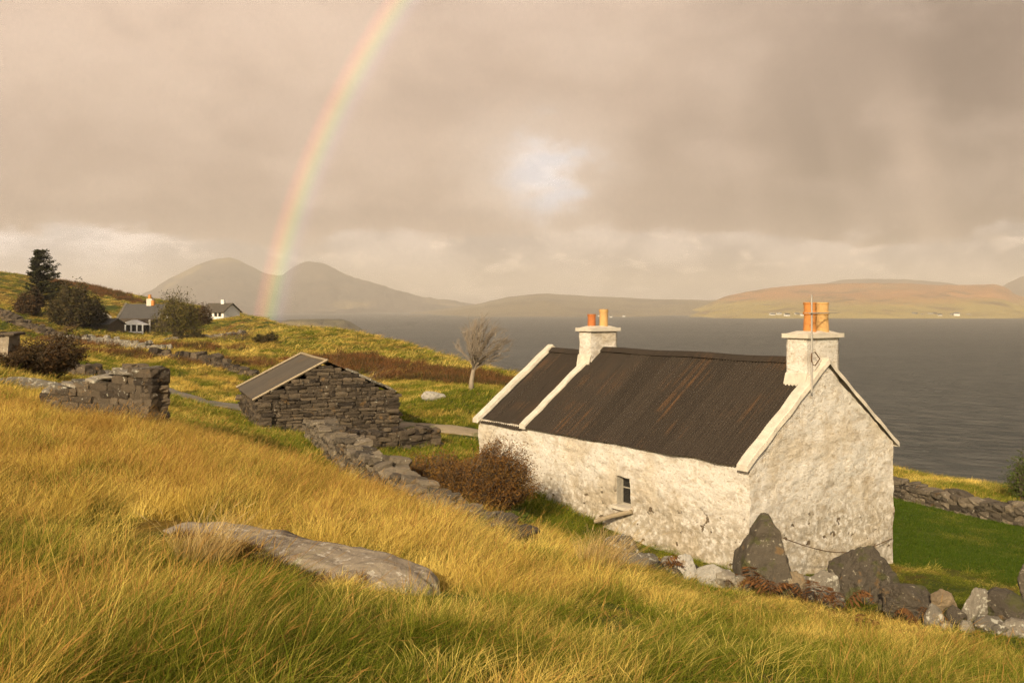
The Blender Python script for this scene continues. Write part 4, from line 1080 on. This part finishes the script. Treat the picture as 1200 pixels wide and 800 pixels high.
def spruce():
    d = 128; b = on_ground(44, d, .2); H = at(47, 293, d).z - b.z
    root = empty('spruce_tree', b); tag(root, 'dark windblown spruce, tallest tree on the hillside', 'tree')
    t_ = MB(); t_.tube([(0, 0, 0), (.05, 0, H * .5), (.0, 0, H)], [.24, .15, .03], 8); t_.build('trunk', M['bark'], root)
    c = MB(); C, Rn = [], []
    br = MB()
    for i in range(150):
        q = .14 + .86 * (i / 150) ** .9; z0 = H * q; a = rng.uniform(0, 2 * math.pi)
        lee = .5 + .5 * math.cos(a)
        ln = H * .44 * (1 - q) ** .5 * (.36 + .75 * lee) * rng.uniform(.6, 1.15) + .25
        if q > .8: ln *= .9
        k = np.linspace(0, 1, 8); up_ = rng.uniform(.18, .55)
        p = np.stack([math.cos(a) * ln * k + .25 * k ** 2, math.sin(a) * ln * k, z0 + ln * (up_ * k ** 1.3 - .10 * k)], 1)
        br.tube(p, np.linspace(.04, .01, 8), 3, cap=False)
        m = int(70 * ln / 2) + 14; s = rng.uniform(.12, 1.02, m)
        P = np.stack([np.interp(s, k, p[:, j]) for j in range(3)], 1); P += rng.normal(0, .13, (m, 3)) * np.array([1, 1, .55]); P[:, 2] -= .05
        C.append(P); Rn.append(np.clip(rng.normal(.5, .25, m), 0, 1))
    C = np.concatenate(C); Rn = np.concatenate(Rn)
    quad_cloud(c, C, np.tile([[.2, .1, 1.0]], (len(C), 1)) + rng.normal(0, .4, (len(C), 3)), .12 * rng.uniform(.6, 1.4, len(C)), Rn, 1.7)
    br.build('branches', M['bark'], root); c.build('crown', M['needle'], root)
spruce()

def round_tree():
    d = 116; b = on_ground(208, d, .1); H = at(208, 334, d).z - b.z; Wd = 62 / F * d
    root = empty('broadleaf_tree', b); tag(root, 'round olive brown tree beside the dark stone house', 'tree')
    t_, br, lf = MB(), MB(), MB(); C, Rn = [], []
    for s in range(3):
        t_.tube([(.3 * (s - 1), 0, -.1), (.45 * (s - 1), .1 * s, H * .22), (.8 * (s - 1), .1, H * .42)], [.16, .12, .09], 7)
    t_.build('trunk', M['bark'], root)
    for i in range(330):
        u = rng.normal(size=3); u /= np.linalg.norm(u); u[2] = abs(u[2]) * 1.0 - .35
        e = np.array([u[0] * Wd * .5, u[1] * Wd * .45, H * .46 + u[2] * H * .78]) * rng.uniform(.72, 1.03)
        s0 = np.array([rng.uniform(-.8, .8), 0, H * rng.uniform(.15, .42)]); k = np.linspace(0, 1, 6)[:, None]
        p = s0 + (e - s0) * k + np.array([0, 0, .4]) * np.sin(k * math.pi) + rng.normal(0, .10, (6, 3)) * k
        br.tube(p, np.linspace(.035, .01, 6), 3, cap=False)
        m = rng.integers(14, 36); P = e + rng.normal(0, .26, (m, 3)) - (e - s0) * rng.uniform(0, .35, m)[:, None]
        C.append(P); Rn.append(np.clip(rng.normal(rng.random(), .15, m), 0, 1))
    C = np.concatenate(C); Rn = np.concatenate(Rn); ok = C[:, 2] > .3; C, Rn = C[ok], Rn[ok]
    quad_cloud(lf, C, rng.normal(0, 1, (len(C), 3)), .10 * rng.uniform(.6, 1.3, len(C)), Rn, 1.1)
    br.build('branches', M['bark'], root); lf.build('crown', M['olive_leaf'], root)
round_tree()

def bracken(pos, label, n=9, ln=.55):
    root = empty('bracken', pos); tag(root, label, 'bracken'); 
    lf, st = MB(), MB()
    for i in range(n):
        a = rng.uniform(0, 2 * math.pi); L = ln * rng.uniform(.7, 1.25); k = np.linspace(0, 1, 12)
        dv = np.array([math.cos(a), math.sin(a)])
        p = np.stack([dv[0] * L * k * .8, dv[1] * L * k * .8, L * (1.7 * k - 1.35 * k ** 2.2)], 1) + np.r_[rng.normal(0, .09, 2), 0]
        st.tube(p, np.linspace(.006, .002, 12), 3, cap=False)
        sd = np.array([-dv[1], dv[0], 0])
        for j in range(3, 12):
            wl_ = L * .34 * (1 - k[j]) ** .7 + .03
            for s in (-1, 1):
                tip = p[j] + sd * s * wl_ + np.array([dv[0], dv[1], 0]) * wl_ * .35 + np.array([0, 0, -wl_ * rng.uniform(.1, .7)])
                wv = np.array([dv[0], dv[1], .2]) * L * .038
                mid = (p[j] + tip) / 2
                lf.add([p[j], mid + wv, tip, mid - wv], [(0, 1, 2, 3)], rng.random())
    st.build('stems', M['bracken'], root); lf.build('fronds', M['bracken'], root)
bracken(on_ground(905, 15.9), 'rust coloured dead bracken in front of the tall pointed boulder', 8)
bracken(on_ground(950, 15.8), 'dead bracken clump below the grey slab stone', 8)
bracken(on_ground(985, 15.6), 'sparse dead bracken at the left foot of the squat dark boulder', 5)
bracken(on_ground(862, 16.6), 'brown bracken clump between the white stones and the pointed boulder', 9, .55)
bracken(on_ground(775, 17.0), 'brown bracken beside the low pale stone', 10, .5)
bracken(on_ground(1075, 15.0), 'bracken clump among the stones of the boulder row', 6, .4)
bracken(on_ground(1020, 14.0), 'small reddish bracken patch in the grass before the squat boulder', 5, .35)

# ------------------------------------------------------------------ far buildings
def prism_roof(mb, x0, x1, y0, y1, ze, zr, ov=.3, th=.12):
    ym = (y0 + y1) / 2
    for sd in (-1, 1):
        ye = ym + sd * ((y1 - y0) / 2 + ov); ze2 = ze - (zr - ze) * ov / ((y1 - y0) / 2)
        v = [(x0 - ov, ym, zr), (x1 + ov, ym, zr), (x1 + ov, ye, ze2), (x0 - ov, ye, ze2)]; v += [(a, b, c - th) for a, b, c in v]
        mb.add(v, [(0,1,2,3),(7,6,5,4),(0,4,5,1),(1,5,6,2),(2,6,7,3),(3,7,4,0)])
def gable_block(mb, x0, x1, y0, y1, zb, ze, zr, mi=0):
    ym = (y0 + y1) / 2
    v = [(x0,y0,zb),(x1,y0,zb),(x1,y1,zb),(x0,y1,zb),(x0,y0,ze),(x1,y0,ze),(x1,y1,ze),(x0,y1,ze),(x0,ym,zr),(x1,ym,zr)]
    mb.add(v, [(0,1,5,4),(2,3,7,6),(0,4,8,7,3),(1,2,6,9,5),(4,5,9,8),(6,7,8,9)], mi=mi)
def stone_house():
    d = 150; s = d / F; b = on_ground(138, d); b.z = at(138, 389, d).z
    root = empty('stone_house', b, R(-4)); tag(root, 'dark stone house with slate roof and white sunroom porch', 'house')
    W = 50 * s; ze, zr = 17 * s, 33 * s
    m = MB(); gable_block(m, 0, W, 0, 5.5, -1, ze, zr - .1); m.build('wall', M['stone'], root)
    m = MB(); prism_roof(m, .25, W - .25, 0, 5.5, ze, zr, .25); rf = m.build('roof', M['slate'], root)
    for x in (0, W):
        m = MB()
        for sd in (-1, 1):
            m.tube([(x, 2.75, zr + .05), (x, 2.75 + sd * 3.1, ze - .2)], .2, 4)
        m.build('gable_skew', M['stone_pale'], rf)
    m = MB(); m.box((30 * s, 2.75, zr - .1), (1.0, .8, 1.9)); c = m.build('chimney', M['coping'], rf)
    m = MB(); m.lathe((30 * s - .1, 2.75, zr + .85), [(.28, 0), (.25, .7), (.2, .7), (.2, .2), (0, .2)], 10); m.build('chimney_pot', M['pot_orange'], c)
    m = MB(); m.lathe((30 * s + .55, 2.5, zr - .3), [(.3, 0), (.3, .9), (.2, .9), (0, .8)], 10); m.build('vent_cowl', M['pot_orange'], rf)
    # front wing
    m = MB(); gable_block(m, 6 * s, 47 * s, -2.2, 1.0, -1, 12.5 * s, 16 * s); m.build('front_wing', M['stone'], root)
    m = MB(); m.box((6.5 * s, -2.3, 13 * s), (1.3, .12, .55)); m.build('pale_panel', M['white_paint'], root)
    m = MB(); m.tube([(46.5 * s, -2.3, -.5), (46.5 * s, -2.3, 15 * s)], .16, 6); m.build('corner_pipe', M['steel'], root)
    m = MB(); gable_block(m, 48 * s, 64 * s, -1.2, 3.0, -1.6, 9 * s, 14 * s); w2 = m.build('side_wing', M['stone'], root)
    m = MB(); m.box((55 * s, -1.23, 2.5 * s), (9 * s, .1, 8 * s)); m.build('doorway_shade', M['glass'], w2)  # dark panel on the wall, painting the shade inside the opening
    m = MB(); m.box((54 * s, -1.32, -.6), (5 * s, .12, 1.0)); m.build('red_door', M['red_paint'], w2)
    m = MB(); m.lathe((62 * s, -.9, 16 * s), [(0, .5), (.3, .35), (.33, 0), (.25, -.3), (0, -.35)], 10); m.build('globe_lamp', M['white_paint'], root)
    # sunroom
    sx0, sx1 = 18 * s, 45 * s; sw = sx1 - sx0; hb, hp = 9 * s, 14.5 * s
    m = MB(); xm = (sx0 + sx1) / 2
    v = [(sx0 - .2, -4.3, hb), (sx1 + .2, -4.3, hb), (xm, -4.3, hp), (sx0 - .2, -2.2, hb), (sx1 + .2, -2.2, hb), (xm, -2.2, hp)]
    m.add(v, [(0, 1, 2), (5, 4, 3), (0, 2, 5, 3), (2, 1, 4, 5), (0, 3, 4, 1)]); sr = m.build('sunroom', M['white_paint'], root)
    m = MB(); m.box((xm, -3.2, hb / 2 - .05), (sw - .1, 2.0, hb - .06)); m.build('glazing', M['glass'], sr)
    for k in range(5):
        m = MB(); m.box((sx0 + sw * k / 4, -4.27, hb / 2 - .3), (.20, .16, hb + .6)); m.build('post', M['white_paint'], sr)
    m = MB(); m.box((xm, -4.24, .12), (sw, .14, .22)); m.build('sill', M['white_paint'], sr)
stone_house()
def white_house():
    d = 178; s = d / F; b = on_ground(236, d); b.z = at(240, 372, d).z
    root = empty('white_house', b, R(-24)); tag(root, 'white bungalow with dark pitched roof on the green skyline', 'house')
    L_, W_ = 33 * s, 4.6; ze, zr = 8 * s, 17 * s
    m = MB(); gable_block(m, 0, L_, 0, W_, -1.5, ze, zr - .15); m.build('wall', M['white_paint'], root)
    m = MB(); prism_roof(m, 0, L_, 0, W_, ze, zr, .35, .15); rf = m.build('roof', M['dark_roof'], root)
    m = MB(); m.box((L_ * .62, W_ / 2, zr + .1), (.7, .6, 1.1)); m.build('chimney', M['white_paint'], rf)
    for x in (.22, .42, .66, .84):
        m = MB(); m.box((L_ * x, -.02, ze * .48), (.75, .08, .9)); w_ = m.build('window', M['timber'], root)
        m = MB(); m.box((L_ * x, -.07, ze * .48), (.6, .04, .76)); m.build('pane', M['glass'], w_)
    m = MB(); m.box((-.02, W_ * .5, ze * .55), (.08, .9, .8)); w_ = m.build('window', M['timber'], root)
    m = MB(); m.box((-.07, W_ * .5, ze * .55), (.04, .75, .66)); m.build('pane', M['glass'], w_)
white_house()
def shed(px0, px1, pyr, pyb, d, mat, label, rz):
    s = d / F; b = at(px0, pyb, d); root = empty('shed', b, rz); tag(root, label, 'shed'); L_ = (px1 - px0) * s; h = (pyb - pyr) * s
    m = MB(); gable_block(m, 0, L_, 0, 3.4, -1.5, h * .45, h * .95); m.build('wall', M['stone'], root)
    m = MB(); prism_roof(m, 0, L_, 0, 3.4, h * .45, h, .2); m.build('roof', M[mat], root)
shed(75, 103, 371.5, 381, 131, 'pale_roof', 'low shed with pale tin roof below the dark shrubs', R(-6))
shed(104, 131, 373, 384, 128, 'slate', 'low shed with dark slate roof next to the dark stone house', R(-14))
boulder('pale rounded boulder on the hillside above the dark stone house', on_ground(121, 168), (3.6, 2, 1.6), 'boulder_white', 81)

def far_houses():
    fh = MB(); gable_block(fh, -5, 5, -3, 3, -1, 4.2, 7.2, 0); r_ = MB()
    prism_roof(fh, -5, 5, -3, 3, 4.2, 7.2, .3, .2); n = len(fh.Fc); 
    proto = None
    for i, px in enumerate([905, 913, 922, 926, 934, 940, 1057, 1068, 1072, 1077, 1081, 1090, 1095, 1101, 1105, 1116, 1121, 1135, 1024, 1008, 702, 716, 731]):
        d = 2935 + 30 * math.sin(i * 2.3) + 25; x = (px - CX) / F * d
        if proto is None:
            fh.M = [0] * 6 + [1] * (n - 6); proto = fh.build('shore_house', [M['white_paint'], M['slate']]); o = proto
        else: o = proto.copy(); COL.objects.link(o)
        o.location = (x, d, SEA + 5.5 + 2.5 * math.sin(i * 1.7)); o.rotation_euler = (0, 0, rng.uniform(-.5, .5)); k = rng.uniform(1.1, 1.7) if px > 800 else .75; o.scale = (k, k, k)
        tag(o, 'tiny white house on the far shore under the orange brown hill' if px > 800 else 'tiny white house on the far shore under the misty hill', 'house', 'houses along the far shore' if px > 800 else 'houses on the misty part of the far shore')
far_houses()

# ------------------------------------------------------------------ grass (stuff)
def tuft_mesh(name, n, h0, h1, rad, wid, wind, heads, mat, curl=.5, segs=4):
    V, Fc, A, T = [], [], [], []
    for i in range(n):
        a = rng.uniform(0, 2 * math.pi); rr = rad * math.sqrt(rng.random()); x0 = np.array([rr * math.cos(a), rr * math.sin(a), -.04])
        h = rng.uniform(h0, h1); out = np.array([math.cos(a), math.sin(a), 0]) * rng.uniform(.05, .5) * (rr / rad)
        lean = out + np.array([wind, wind * .12, 0]) * rng.uniform(.4, 1.3) + np.r_[rng.normal(0, .24, 2), 0]
        fa = rng.uniform(0, math.pi); side = np.array([math.cos(fa), math.sin(fa), 0])
        b = len(V); rv = rng.random(); head = rng.random() < heads
        for k in range(segs + 1):
            q = k / segs
            c = x0 + lean * h * (q * .35 + q ** 2 * (.65 + curl * .3)) + np.array([0, 0, h * (q - curl * .22 * q ** 2.5)])
            w_ = wid * (1 - q) ** .6 * (.8 + .4 * rv)
            if k == segs: V.append(c); A.append(rv); T.append(1.0)
            else: V += [c - side * w_ / 2, c + side * w_ / 2]; A += [rv] * 2; T += [q] * 2
        for k in range(segs - 1): Fc.append((b + 2 * k, b + 2 * k + 1, b + 2 * k + 3, b + 2 * k + 2))
        Fc.append((b + 2 * segs - 2, b + 2 * segs - 1, b + 2 * segs))
        if head:
            tip = V[b + 2 * segs]; e = len(V); dv = np.array(tip) - np.array(V[b + 2 * segs - 2]); dv /= np.linalg.norm(dv); hl = .11 * h / .6; hwid = wid * 1.5
            V += [tip - dv * hl * .6, tip + side * hwid / 2, tip + dv * hl, tip - side * hwid / 2]; A += [rv] * 4; T += [1.2] * 4; Fc.append((e, e + 1, e + 2, e + 3))
    me = bpy.data.meshes.new(name); me.from_pydata([tuple(v) for v in V], [], Fc)
    for nme, val in (('rnd', A), ('tt', T)):
        at_ = me.attributes.new(nme, 'FLOAT', 'POINT'); at_.data.foreach_set('value', np.array(val, np.float32))
    me.materials.append(mat); me.polygons.foreach_set('use_smooth', [True] * len(me.polygons)); me.update()
    return bpy.data.objects.new(name, me)
def tuft_set(name, k, *args, **kw):
    c = bpy.data.collections.new(name)
    for i in range(k): c.objects.link(tuft_mesh(name + '_blade', *args, **kw))
    return c
def scatter(name, label, P, rot, scl, dry, hue, coll, nvar):
    me = bpy.data.meshes.new(name); me.from_pydata(P.tolist(), [], []); n = len(P)
    for nme, ty, val in (('rot', 'FLOAT_VECTOR', rot), ('scl', 'FLOAT_VECTOR', scl), ('dry', 'FLOAT', dry), ('hue', 'FLOAT', hue)):
        a = me.attributes.new(nme, ty, 'POINT'); a.data.foreach_set('vector' if ty == 'FLOAT_VECTOR' else 'value', np.asarray(val, np.float32).ravel())
    a = me.attributes.new('idx', 'INT', 'POINT'); a.data.foreach_set('value', rng.integers(0, nvar, n).astype(np.int32))
    o = bpy.data.objects.new(name, me); COL.objects.link(o); o['kind'] = 'stuff'; o['label'] = label
    ng = bpy.data.node_groups.new(name, 'GeometryNodeTree')
    ng.interface.new_socket('Geometry', in_out='INPUT', socket_type='NodeSocketGeometry'); ng.interface.new_socket('Geometry', in_out='OUTPUT', socket_type='NodeSocketGeometry')
    N = ng.nodes; gi = N.new('NodeGroupInput'); go = N.new('NodeGroupOutput'); ip = N.new('GeometryNodeInstanceOnPoints'); ci = N.new('GeometryNodeCollectionInfo')
    ci.inputs['Collection'].default_value = coll; ci.inputs['Separate Children'].default_value = True; ci.inputs['Reset Children'].default_value = True
    def na(nm, ty): q = N.new('GeometryNodeInputNamedAttribute'); q.data_type = ty; q.inputs['Name'].default_value = nm; return q.outputs['Attribute']
    er = N.new('FunctionNodeEulerToRotation'); L = ng.links
    L.new(gi.outputs[0], ip.inputs['Points']); L.new(ci.outputs[0], ip.inputs['Instance']); ip.inputs['Pick Instance'].default_value = True
    L.new(na('idx', 'INT'), ip.inputs['Instance Index']); L.new(na('rot', 'FLOAT_VECTOR'), er.inputs[0]); L.new(er.outputs[0], ip.inputs['Rotation']); L.new(na('scl', 'FLOAT_VECTOR'), ip.inputs['Scale'])
    L.new(ip.outputs[0], go.inputs[0])
    md = o.modifiers.new('scatter', 'NODES'); md.node_group = ng
    return o

def sample(n, d0, d1, power=1.0, marg=1.22):
    """plan points in the wedge in view and a little beyond; power sets how they thin out with distance"""
    u = rng.random(n); e = 2 - power
    d = (d0 ** e + u * (d1 ** e - d0 ** e)) ** (1 / e) if abs(e) > 1e-6 else d0 * (d1 / d0) ** u
    a = (rng.random(n) - .5) * 1.125 * marg
    return a * d, d

def seg_dist(x, y, pts):
    best = np.full(x.shape, 1e9)
    for a, b in zip(pts[:-1], pts[1:]):
        a, b = np.array(a[:2], float), np.array(b[:2], float); ab = b - a
        t_ = np.clip(((x - a[0]) * ab[0] + (y - a[1]) * ab[1]) / (ab @ ab), 0, 1); best = np.minimum(best, np.hypot(x - a[0] - t_ * ab[0], y - a[1] - t_ * ab[1]))
    return best
BYRE_O = at(303, 505, 32)
def free(x, y, pad=.0):
    lx, ly = to_house(x, y)
    ok = ~((lx > -.06 - pad) & (lx < 5.25 + pad) & (ly > -.06 - pad) & (ly < 9.75 + pad))
    c, s = math.cos(R(22.5)), math.sin(R(22.5)); bx, by = (x - BYRE_O.x) * c + (y - BYRE_O.y) * s, -(x - BYRE_O.x) * s + (y - BYRE_O.y) * c
    ok &= ~((bx > -.1) & (bx < 5.15) & (by > -.1) & (by < 5.7))
    a, b = SLAB; sd = seg_dist(x, y, [(a.x, a.y), (b.x, b.y)]); ok &= sd > .47
    ok &= (seg_dist(x, y, ROAD[::6]) > 1.5) & (seg_dist(x, y + 2.2, ROAD[::6]) > 1.7)
    ok &= (seg_dist(x, y, TRACK[::6]) > .9) & (seg_dist(x, y + 1.2, TRACK[::6]) > 1.1)
    return ok
def lay(name, label, x, y, coll, nvar, smin, smax, hmul, drymod=0.0, wide=1.0, tilt=.17):
    n = len(x); z = ground(x, y)
    P = np.stack([x, y, z], 1); rot = np.stack([rng.normal(0, tilt, n), rng.normal(0, tilt, n), rng.normal(0, .35, n) + 1.3 * fbm(x / 1.1, y / 1.1, seed=71)], 1)
    s = rng.uniform(smin, smax, n); scl = np.stack([s * wide, s * wide, s * hmul], 1)
    dry = np.clip(dry_at(x, y) + drymod + rng.normal(0, .12, n), 0, 1); hue = np.clip(.5 + .7 * fbm(x / 3.5, y / 3.5, seed=61) + 1.1 * fbm(x / .5, y / .5, seed=63, oct=2) + rng.normal(0, .12, n), 0, 1)
    return scatter(name, label, P, rot, scl, dry, hue, coll, nvar)

TALL = tuft_set('tall', 7, 40, .26, .60, .17, .0050, .26, .22, M['grass'], curl=.50)
TALLN = tuft_set('stem', 7, 26, .20, .66, .20, .0028, .20, .30, M['grass'], curl=.6)
MIDN = tuft_set('near', 6, 84, .06, .30, .16, .0034, .10, .04, M['grass'], curl=.8)
MIDG = tuft_set('mid', 6, 54, .08, .28, .17, .0056, .14, .05, M['grass'], curl=.8)
LAWN = tuft_set('lawn', 4, 70, .035, .10, .20, .007, .10, 0, M['lawn'], curl=.4, segs=2)
FAR = tuft_set('far', 5, 60, .16, .42, .34, .018, .25, .05, M['grass'], curl=.7, segs=3)
HEA = tuft_set('hea', 5, 130, .20, .50, .42, .026, .10, 0, M['heather'], curl=.3, segs=3)

def talln(x, y):
    """0..1: how rank the grass grows here"""
    lx, ly = to_house(x, y)
    v = .04 + .70 * sstep(8.0, 10.5, y) * sstep(1.6, -1.8, x - (y - 10) * .05) * sstep(20, 16, y + .25 * x)
    v = v + .34 * sstep(-.3, -2.2, x) * sstep(7.5, 4.5, y)
    v = v - .9 * sstep(-4.0, -2.4, lx) * sstep(.4, -.2, lx) * sstep(.8, 2.5, ly) - .8 * lawn_mask(x, y)
    v = v - .6 * np.exp(-(((x + 4.5) / 6) ** 2 + ((y - 27.5) / 5) ** 2)) - .5 * np.exp(-(((x + 1.5) / 3) ** 2 + ((y - 23.5) / 3.5) ** 2))
    v = v - .25 * sstep(1.5, 5, x) * sstep(11, 13, y)
    v = v + .40 * fbm(x / 1.8, y / 1.8, seed=51) + 1.5 * fbm(x / .48, y / .48, seed=53, oct=2) * sstep(22, 12, y)
    return np.clip(v, 0, 1)

def wedge(n, *a): x, y = sample(n, *a); ok = free(x, y) & (beyond(x, y) < 3); return x[ok], y[ok]
# tall moor grass
def grazed(x, y):
    """height factor: the ground between the tumbled stones and the cottage is cropped short"""
    a = sstep(.2, 1.4, x - .12 * (y - 12)) * sstep(10.0, 12.0, y)
    b = sstep(5.2, 6.2, x) * sstep(14.8, 15.6, y)
    return (1 - .50 * a) * (1 - .45 * b) * (1 - .22 * sstep(-1.5, .5, x) * sstep(11, 8, y))
def front_of_slab(x, y):
    return sstep(1.3, .6, seg_dist(x, y, [(SLAB[0].x + .2, SLAB[0].y - .75), (SLAB[1].x - .1, SLAB[1].y - .7)]))
x, y = wedge(24000, 2.4, 24, .9); ok = rng.random(len(x)) < (talln(x, y) * (1 - .9 * front_of_slab(x, y))) ** 1.4; x, y = x[ok], y[ok]
hm_ = (.42 + .50 * talln(x, y)) * grazed(x, y); nr = y < 8.5
lay('tall_grass', 'tall golden moor grass bending in the wind', x[~nr], y[~nr], TALL, 7, .75, 1.15, hm_[~nr])
lay('tall_grass', 'thin straw coloured stems standing in the nearest grass', x[nr], y[nr], TALLN, 7, .75, 1.2, hm_[nr])
# under-storey
x, y = wedge(34000, 2.2, 26, .9); ok = (lawn_mask(x, y) < .4) & (rng.random(len(x)) < .55 + 1.5 * fbm(x / .42, y / .42, seed=81, oct=2)); x, y = x[ok], y[ok]; nr = y < 8.5
hm_ = (.50 + .6 * talln(x, y)) * grazed(x, y) * (1 + .9 * fbm(x / .42, y / .42, seed=81, oct=2)) * (1 - .35 * front_of_slab(x, y))
lay('meadow_grass', 'shorter green and yellow grass between the tall stems', x[~nr], y[~nr], MIDG, 6, .7, 1.25, hm_[~nr], -.22)
lay('meadow_grass', 'fine green and straw grass of the nearest ground', x[nr], y[nr], MIDN, 6, .7, 1.3, hm_[nr], -.16)
# tussocks: domed clumps that break up the slope
TUSS = tuft_set('tuss', 5, 240, .26, .56, .26, .0042, .10, .06, M['grass'], curl=1.1, segs=5)
x, y = wedge(1300, 3.0, 22, 1.0); ok = (lawn_mask(x, y) < .2) & (front_of_slab(x, y) < .5) & (rng.random(len(x)) < .30 + .5 * talln(x, y)); x, y = x[ok], y[ok]
lay('grass_clumps', 'domed clumps of straw and green grass scattered over the slope', x, y, TUSS, 5, .6, 1.15, np.where(y < 8, .72, .95) * grazed(x, y) ** 1.5, rng.normal(-.10, .30, len(x)), 1.0, .10)
# lawn
x, y = wedge(90000, 13, 36, 1.0); ok = (lawn_mask(x, y) > .3); x, y = x[ok], y[ok]
lay('lawn_grass', 'short bright green mown grass beside the gable', x, y, LAWN, 4, .8, 1.2, .8, -.5)
# mid and far fields
x, y = wedge(30000, 22, 70, 1.0); ok = (lawn_mask(x, y) < .4); x, y = x[ok], y[ok]
lay('field_grass', 'rough grass of the fields around the byre', x, y, FAR, 5, .55, 1.0, .8 + .25 * talln(x, y), -.08)
x, y = wedge(36000, 60, 270, 1.0)
lay('hill_grass', 'rough ochre grass of the hillside beyond', x, y, FAR, 5, 1.1, 2.1, .42, -.02, 1.3)
# heather banks
def in_bank(x, y):
    a = [xy(420, 70), xy(470, 66), xy(520, 62), xy(560, 60), xy(600, 58)]
    v = sstep(5.0, 1.5, seg_dist(x, y, a) / (1 + .25 * vnoise(x / 3, y / 3, seed=6)))
    b_ = [xy(150, 66), xy(230, 64), xy(300, 66), xy(330, 68)]; v = np.maximum(v, .38 * sstep(3.2, 1.0, seg_dist(x, y, b_) + 1.6 * vnoise(x / 4, y / 4, seed=8)))
    c_ = [xy(90, 84), xy(150, 80), xy(240, 80)]; v = np.maximum(v, .4 * sstep(4, 1.0, seg_dist(x, y, c_) + 2 * vnoise(x / 5, y / 5, seed=9)))
    e_ = [xy(60, 205), xy(110, 215), xy(140, 200)]; v = np.maximum(v, .8 * sstep(7, 2, seg_dist(x, y, e_) + 2 * vnoise(x / 8, y / 8, seed=10)))
    return v
x, y = wedge(60000, 45, 230, 1.2); ok = rng.random(len(x)) < in_bank(x, y); x, y = x[ok], y[ok]
r_ = np.hypot(x, y)
lay('heather', 'dark brown heather and bracken on the banks', x, y, HEA, 5, .9, 1.7, np.clip(r_ / 70, .8, 1.6), .05)

a_, b_ = SLAB; k_ = rng.random(150); x = a_.x + (b_.x - a_.x) * k_ + rng.normal(0, .10, 150); y = a_.y + (b_.y - a_.y) * k_ - rng.uniform(.42, .85, 150)
sel = (k_ < .72) & (fbm(x / .4, y / .4, seed=91, oct=2) > -.08); x, y = x[sel], y[sel]
lay('heather', 'dark heather sprigs along the near edge of the rock slab', x, y, HEA, 5, .22, .36, .75, -.2)
def tussock(pos, label, h, n, sp):
    me = tuft_mesh('grass_tussock', n, h * .55, h, .17 * sp, .0065, .30, .15, M['tussock'], curl=.9, segs=5)
    COL.objects.link(me); me.location = pos; tag(me, label, 'grass tussock')
def mat_tuss():
    m, t, b = material('bleached_grass'); r = t.attr('rnd'); h = t.attr('tt')
    c = t.mix(t.step(h, .05, .55), t.mix(r, (.10, .10, .02), (.26, .19, .05)), t.mix(r, (.42, .28, .09), (.70, .52, .24)))
    t.put(b.inputs['Base Color'], c); tr = t.node('ShaderNodeBsdfTranslucent'); t.put(tr.inputs[0], c); mx = t.node('ShaderNodeMixShader'); mx.inputs[0].default_value = .35
    t.l.new(b.outputs[0], mx.inputs[1]); t.l.new(tr.outputs[0], mx.inputs[2]); t.l.new(mx.outputs[0], t.n['Material Output'].inputs[0]); return m
M['tussock'] = mat_tuss()
tussock(on_ground(238, 8.1), 'pale bleached tussock in front of the long rock slab', .62, 420, 1.5)
tussock(on_ground(703, 13.2), 'pale bleached tussock below the cottage window', .82, 480, 1.9)

# ------------------------------------------------------------------ view
vs = scene.view_settings; vs.view_transform = 'Standard'; vs.look = 'None'; vs.exposure = 0.30; vs.gamma = 1.0
scene.cycles.use_denoising = True; scene.cycles.denoising_prefilter = 'FAST'
scene.cycles.max_bounces = 5; scene.cycles.diffuse_bounces = 2; scene.cycles.glossy_bounces = 2; scene.cycles.transmission_bounces = 3; scene.cycles.transparent_max_bounces = 8; scene.cycles.volume_bounces = 0
scene.cycles.sample_clamp_indirect = 4; scene.cycles.use_adaptive_sampling = True; scene.cycles.adaptive_threshold = .025; scene.cycles.adaptive_min_samples = 16
